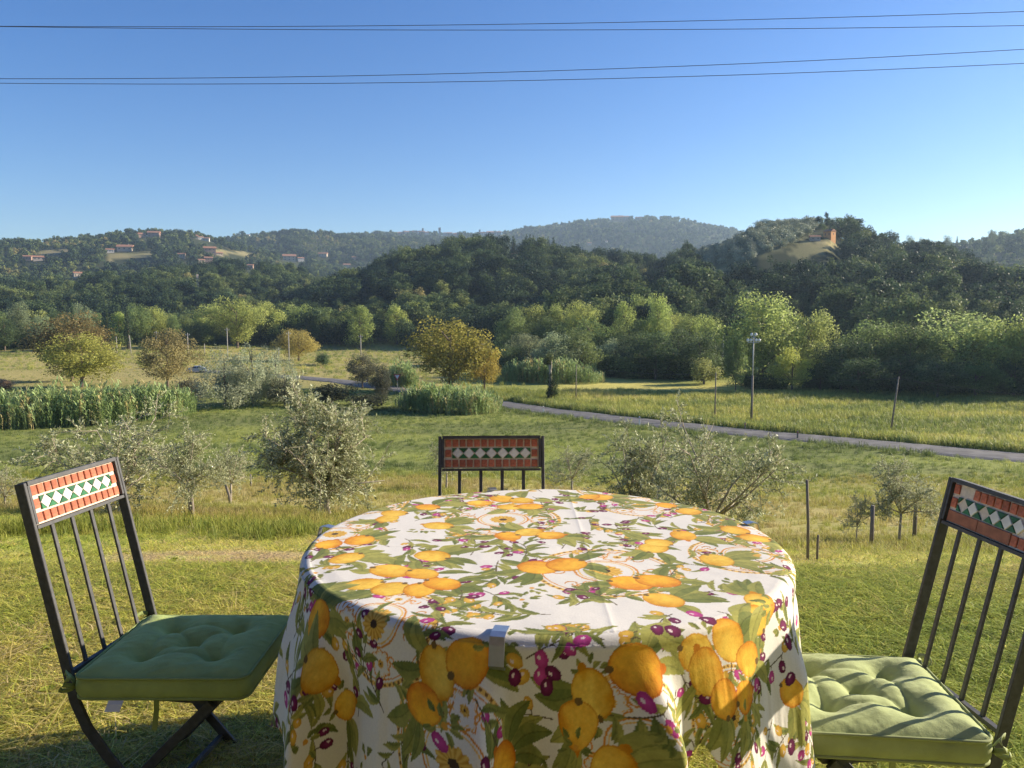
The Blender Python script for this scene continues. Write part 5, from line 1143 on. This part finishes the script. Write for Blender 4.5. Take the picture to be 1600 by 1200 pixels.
# ------------------------------------------------------------------ grass
GR = [(0, (.30, .38, .07)), (.35, (.47, .50, .10)), (.6, (.58, .53, .14)), (.8, (.60, .50, .20)), (1, (.66, .55, .28))]
M_GRASS = foliage_mat('grass_blades', trans=.5, contrast=.5, instanced=True, ramp=GR, spec=.2)
gv = [blades(500+i, 30, .058, .06, .0046, 1.3, M_GRASS, 1.4) for i in range(4)]+[blades(510, 12, .08, .07, .0042, 2.6, M_GRASS, 2.4)]
def wedge(n, ylo, yhi, rng, pw=1.0, m=1.42, pad=.8):
    y = ylo*(yhi/ylo)**rng.uniform(0, 1, n) if pw == 0 else np.sqrt(rng.uniform(ylo**2, yhi**2, n)); x = rng.uniform(-1, 1, n)*(y*.667*m+pad); return x, y
def lawn():
    rng = np.random.default_rng(4); x1, y1 = wedge(20500, 1.7, 4.6, rng); x2, y2 = wedge(25000, 4.0, 12.5, rng); x, y = np.concatenate([x1, x2]), np.concatenate([y1, y2]); z = terrain(x, y); n = len(x)
    d = dryness(x, y); tint = np.clip(d*.85-.04+rng.normal(0, .17, n), 0, 1); k = rng.uniform(0, 1, n) < .16; tint[k] = np.clip(tint[k]+.3, 0, 1)
    hay = np.exp(-(((x+1.95)/.75)**2+((y-5.0)/.42)**2)**2) > .4; tint[hay] = rng.uniform(.8, 1, hay.sum()); s = rng.uniform(.5, 1.15, n)*(1+.5*fbm(x*1.5, y*1.5, 12, 3))*np.where(hay, .55, 1)*(1+.35*sstep(5, 8, y))
    scatter('lawn_grass', np.stack([x, y, z], 1), rng.uniform(0, 6.28, n), np.stack([s*.95, s*.95, s*.5], 1), rng.integers(0, 5, n), tint, gv, 'short dry lawn grass around the table', 'grass')
lawn()
def weeds():
    rng = np.random.default_rng(14); V = []
    def rosette(seed):
        r = np.random.default_rng(seed); V = []; F = []; tv = []
        for i in range(11):
            a = r.uniform(0, 6.283); d = np.array([math.cos(a), math.sin(a), 0]); s = np.array([-d[1], d[0], 0]); L = r.uniform(.025, .055); w = L*.28; p = d*.004; z = np.array([0, 0, 1.])
            k = len(V); V += [p, p+d*L*.55+s*w+z*L*.4, p+d*L+z*L*.25, p+d*L*.55-s*w+z*L*.4]; F.append((k, k+1, k+2, k+3)); tv += [r.uniform()]*4
        return mesh_np('rosette', np.array(V), np.array(F), M_GRASS, attr={'tv': tv})
    x, y = wedge(2600, 1.9, 8.5, rng); k = fbm(x*.9, y*.9, 33, 3) > .5; x, y = x[k], y[k]; n = len(x)
    scatter('lawn_weeds', np.stack([x, y, terrain(x, y)+.012], 1), rng.uniform(0, 6.28, n), rng.uniform(.3, .75, n), rng.integers(0, 3, n), rng.uniform(.1, .45, n), [rosette(i) for i in range(3)], 'low broad-leaved weeds among the lawn grass', 'weeds')
weeds()
M_SLOPE = foliage_mat('slope_blades', trans=.45, contrast=.5, instanced=True, ramp=[(p_, tuple(q*.62 for q in c_)) for p_, c_ in GR], spec=.15)
tv_ = [blades(520+i, 30, .26, .12, .008, .55, M_SLOPE, .8) for i in range(4)]
def slope_grass():
    rng = np.random.default_rng(6); x1, y1 = wedge(14500, 6.2, 18, rng, pad=1.5); x2, y2 = wedge(17000, 15, 52, rng, pad=2); x, y = np.concatenate([x1, x2]), np.concatenate([y1, y2]); z = terrain(x, y); n = len(x)
    tint = np.clip(dryness(x, y)*.78+rng.normal(0, .13, n), 0, 1); s = rng.uniform(.4, 1.0, n)*(.55+.8*fbm(x*.4, y*.4, 15, 3))*(1+.5*sstep(15, 40, y))*(.22+.78*sstep(6, 12.5, y+5*(fbm(x*.6, y*.6, 17, 3)-.5)))
    scatter('slope_grass', np.stack([x, y, z], 1), rng.uniform(0, 6.28, n), s, rng.integers(0, 4, n), tint, tv_, 'dry golden grass on the olive slope', 'grass')
slope_grass()
def edge_grass():
    rng = np.random.default_rng(7); P = []
    for (xa, ya, xb, yb, w, k) in [(-4.2, 7.2, -1.9, 7.0, .9, 330), (-2.2, 6.6, -1.2, 7.2, .4, 160), (2.3, 7.3, 4.3, 7.8, .5, 160), (-5.0, 5.6, -3.6, 7.0, .5, 150)]:
        t = rng.uniform(0, 1, k); P.append(np.stack([xa+(xb-xa)*t+rng.normal(0, .12, k), ya+(yb-ya)*t+rng.normal(0, w*.5, k)], 1))
    P = np.concatenate(P); n = len(P); z = terrain(P[:, 0], P[:, 1]); tint = np.clip(rng.normal(.22, .14, n), 0, 1); tint[P[:, 0] > 1] += .35
    scatter('tall_grass', np.column_stack([P, z]), rng.uniform(0, 6.28, n), rng.uniform(.3, .8, n), rng.integers(0, 4, n), np.clip(tint, 0, 1), tv_, 'taller green grass along the lawn edge', 'grass')
edge_grass()
M_MEADOW = foliage_mat('meadow_tufts', trans=.4, contrast=.35, instanced=True, ramp=[(0, (.10, .14, .04)), (.3, (.19, .245, .065)), (.6, (.38, .40, .095)), (.85, (.54, .49, .15)), (1, (.5, .4, .2))])
mv = [blades(540+i, 34, .7, .45, .03, .5, M_MEADOW, .8) for i in range(4)]
def meadow():
    rng = np.random.default_rng(8); x1, y1 = wedge(31000, 48, 128, rng, pad=4); x2, y2 = wedge(17000, 120, 285, rng, pad=4); k2 = x2 < .02*y2; x, y = np.concatenate([x1, x2[k2]]), np.concatenate([y1, y2[k2]]); z = terrain(x, y); rd = road_dist(x, y); k = rd > 3.0; x, y, z, rd = x[k], y[k], z[k], rd[k]; n = len(x)
    ry = np.interp(x, RX, RY); beyond = y > ry; b = fbm(x*.05, y*.16, 63, 4)
    tint = np.where(beyond, np.clip(.35+.9*(fbm(x*.07, y*.14, 71, 4)-.35)+rng.normal(0, .12, n), 0, 1), np.clip(.12+1.1*(b-.4)+rng.normal(0, .09, n), 0, .62))
    s = np.where(beyond, rng.uniform(.6, 1.3, n)*(.6+.9*fbm(x*.1, y*.15, 73, 3)), rng.uniform(.25, .6, n)*(.6+.8*fbm(x*.12, y*.2, 75, 3)))
    scatter('meadow_grass', np.stack([x, y, z], 1), rng.uniform(0, 6.28, n), s, rng.integers(0, 4, n), tint, mv, 'rough green and yellow meadow grass on the valley floor', 'grass')
    # tall verge on the far side of the road, weedy bank on the near side
    P = []; Tn = []; S = []
    for i in range(len(RX)-1):
        tx, ty = RX[i+1]-RX[i], RY[i+1]-RY[i]; l = math.hypot(tx, ty); nx, ny = -ty/l, tx/l
        if ny < 0: nx, ny = -nx, -ny
        if RX[i] < -8 or RX[i] > 62: continue
        for k in range(int(l*9)):
            t = rng.uniform(); o = rng.uniform(2.7, 5.0); P.append((RX[i]+tx*t+nx*o, RY[i]+ty*t+ny*o)); Tn.append(rng.normal(.42, .16)); S.append(rng.uniform(.9, 1.7))
        for k in range(int(l*5)):
            t = rng.uniform(); o = rng.uniform(2.7, 5.5); q = (RX[i]+tx*t-nx*o, RY[i]+ty*t-ny*o)
            if vnoise(q[0]*.16, 3.3, 5) > .3: P.append(q); Tn.append(rng.normal(.1, .12)); S.append(rng.uniform(.5, 1.1))
    P = np.array(P); z = terrain(P[:, 0], P[:, 1]); n = len(P)
    scatter('verge_grass', np.column_stack([P, z]), rng.uniform(0, 6.28, n), np.array(S), rng.integers(0, 4, n), np.clip(Tn, 0, 1), mv, 'long grass and weeds along both road verges', 'grass')
meadow()
# ------------------------------------------------------------------ the air over the valley
def haze():
    b = MB().box((0, 0, 160), (5900, 5900, 350)).mesh('haze'); m, nt, out, N = newmat('haze_air'); v = N('ShaderNodeVolumePrincipled')
    v.inputs['Color'].default_value = (.55, .76, 1, 1); v.inputs['Density'].default_value = .00016; v.inputs['Anisotropy'].default_value = .3; nt.links.new(v.outputs[0], out.inputs['Volume'])
    b.materials.append(m); tag(link('haze', b), 'thin blue haze in the valley air', 'haze', None, 'stuff')
haze()
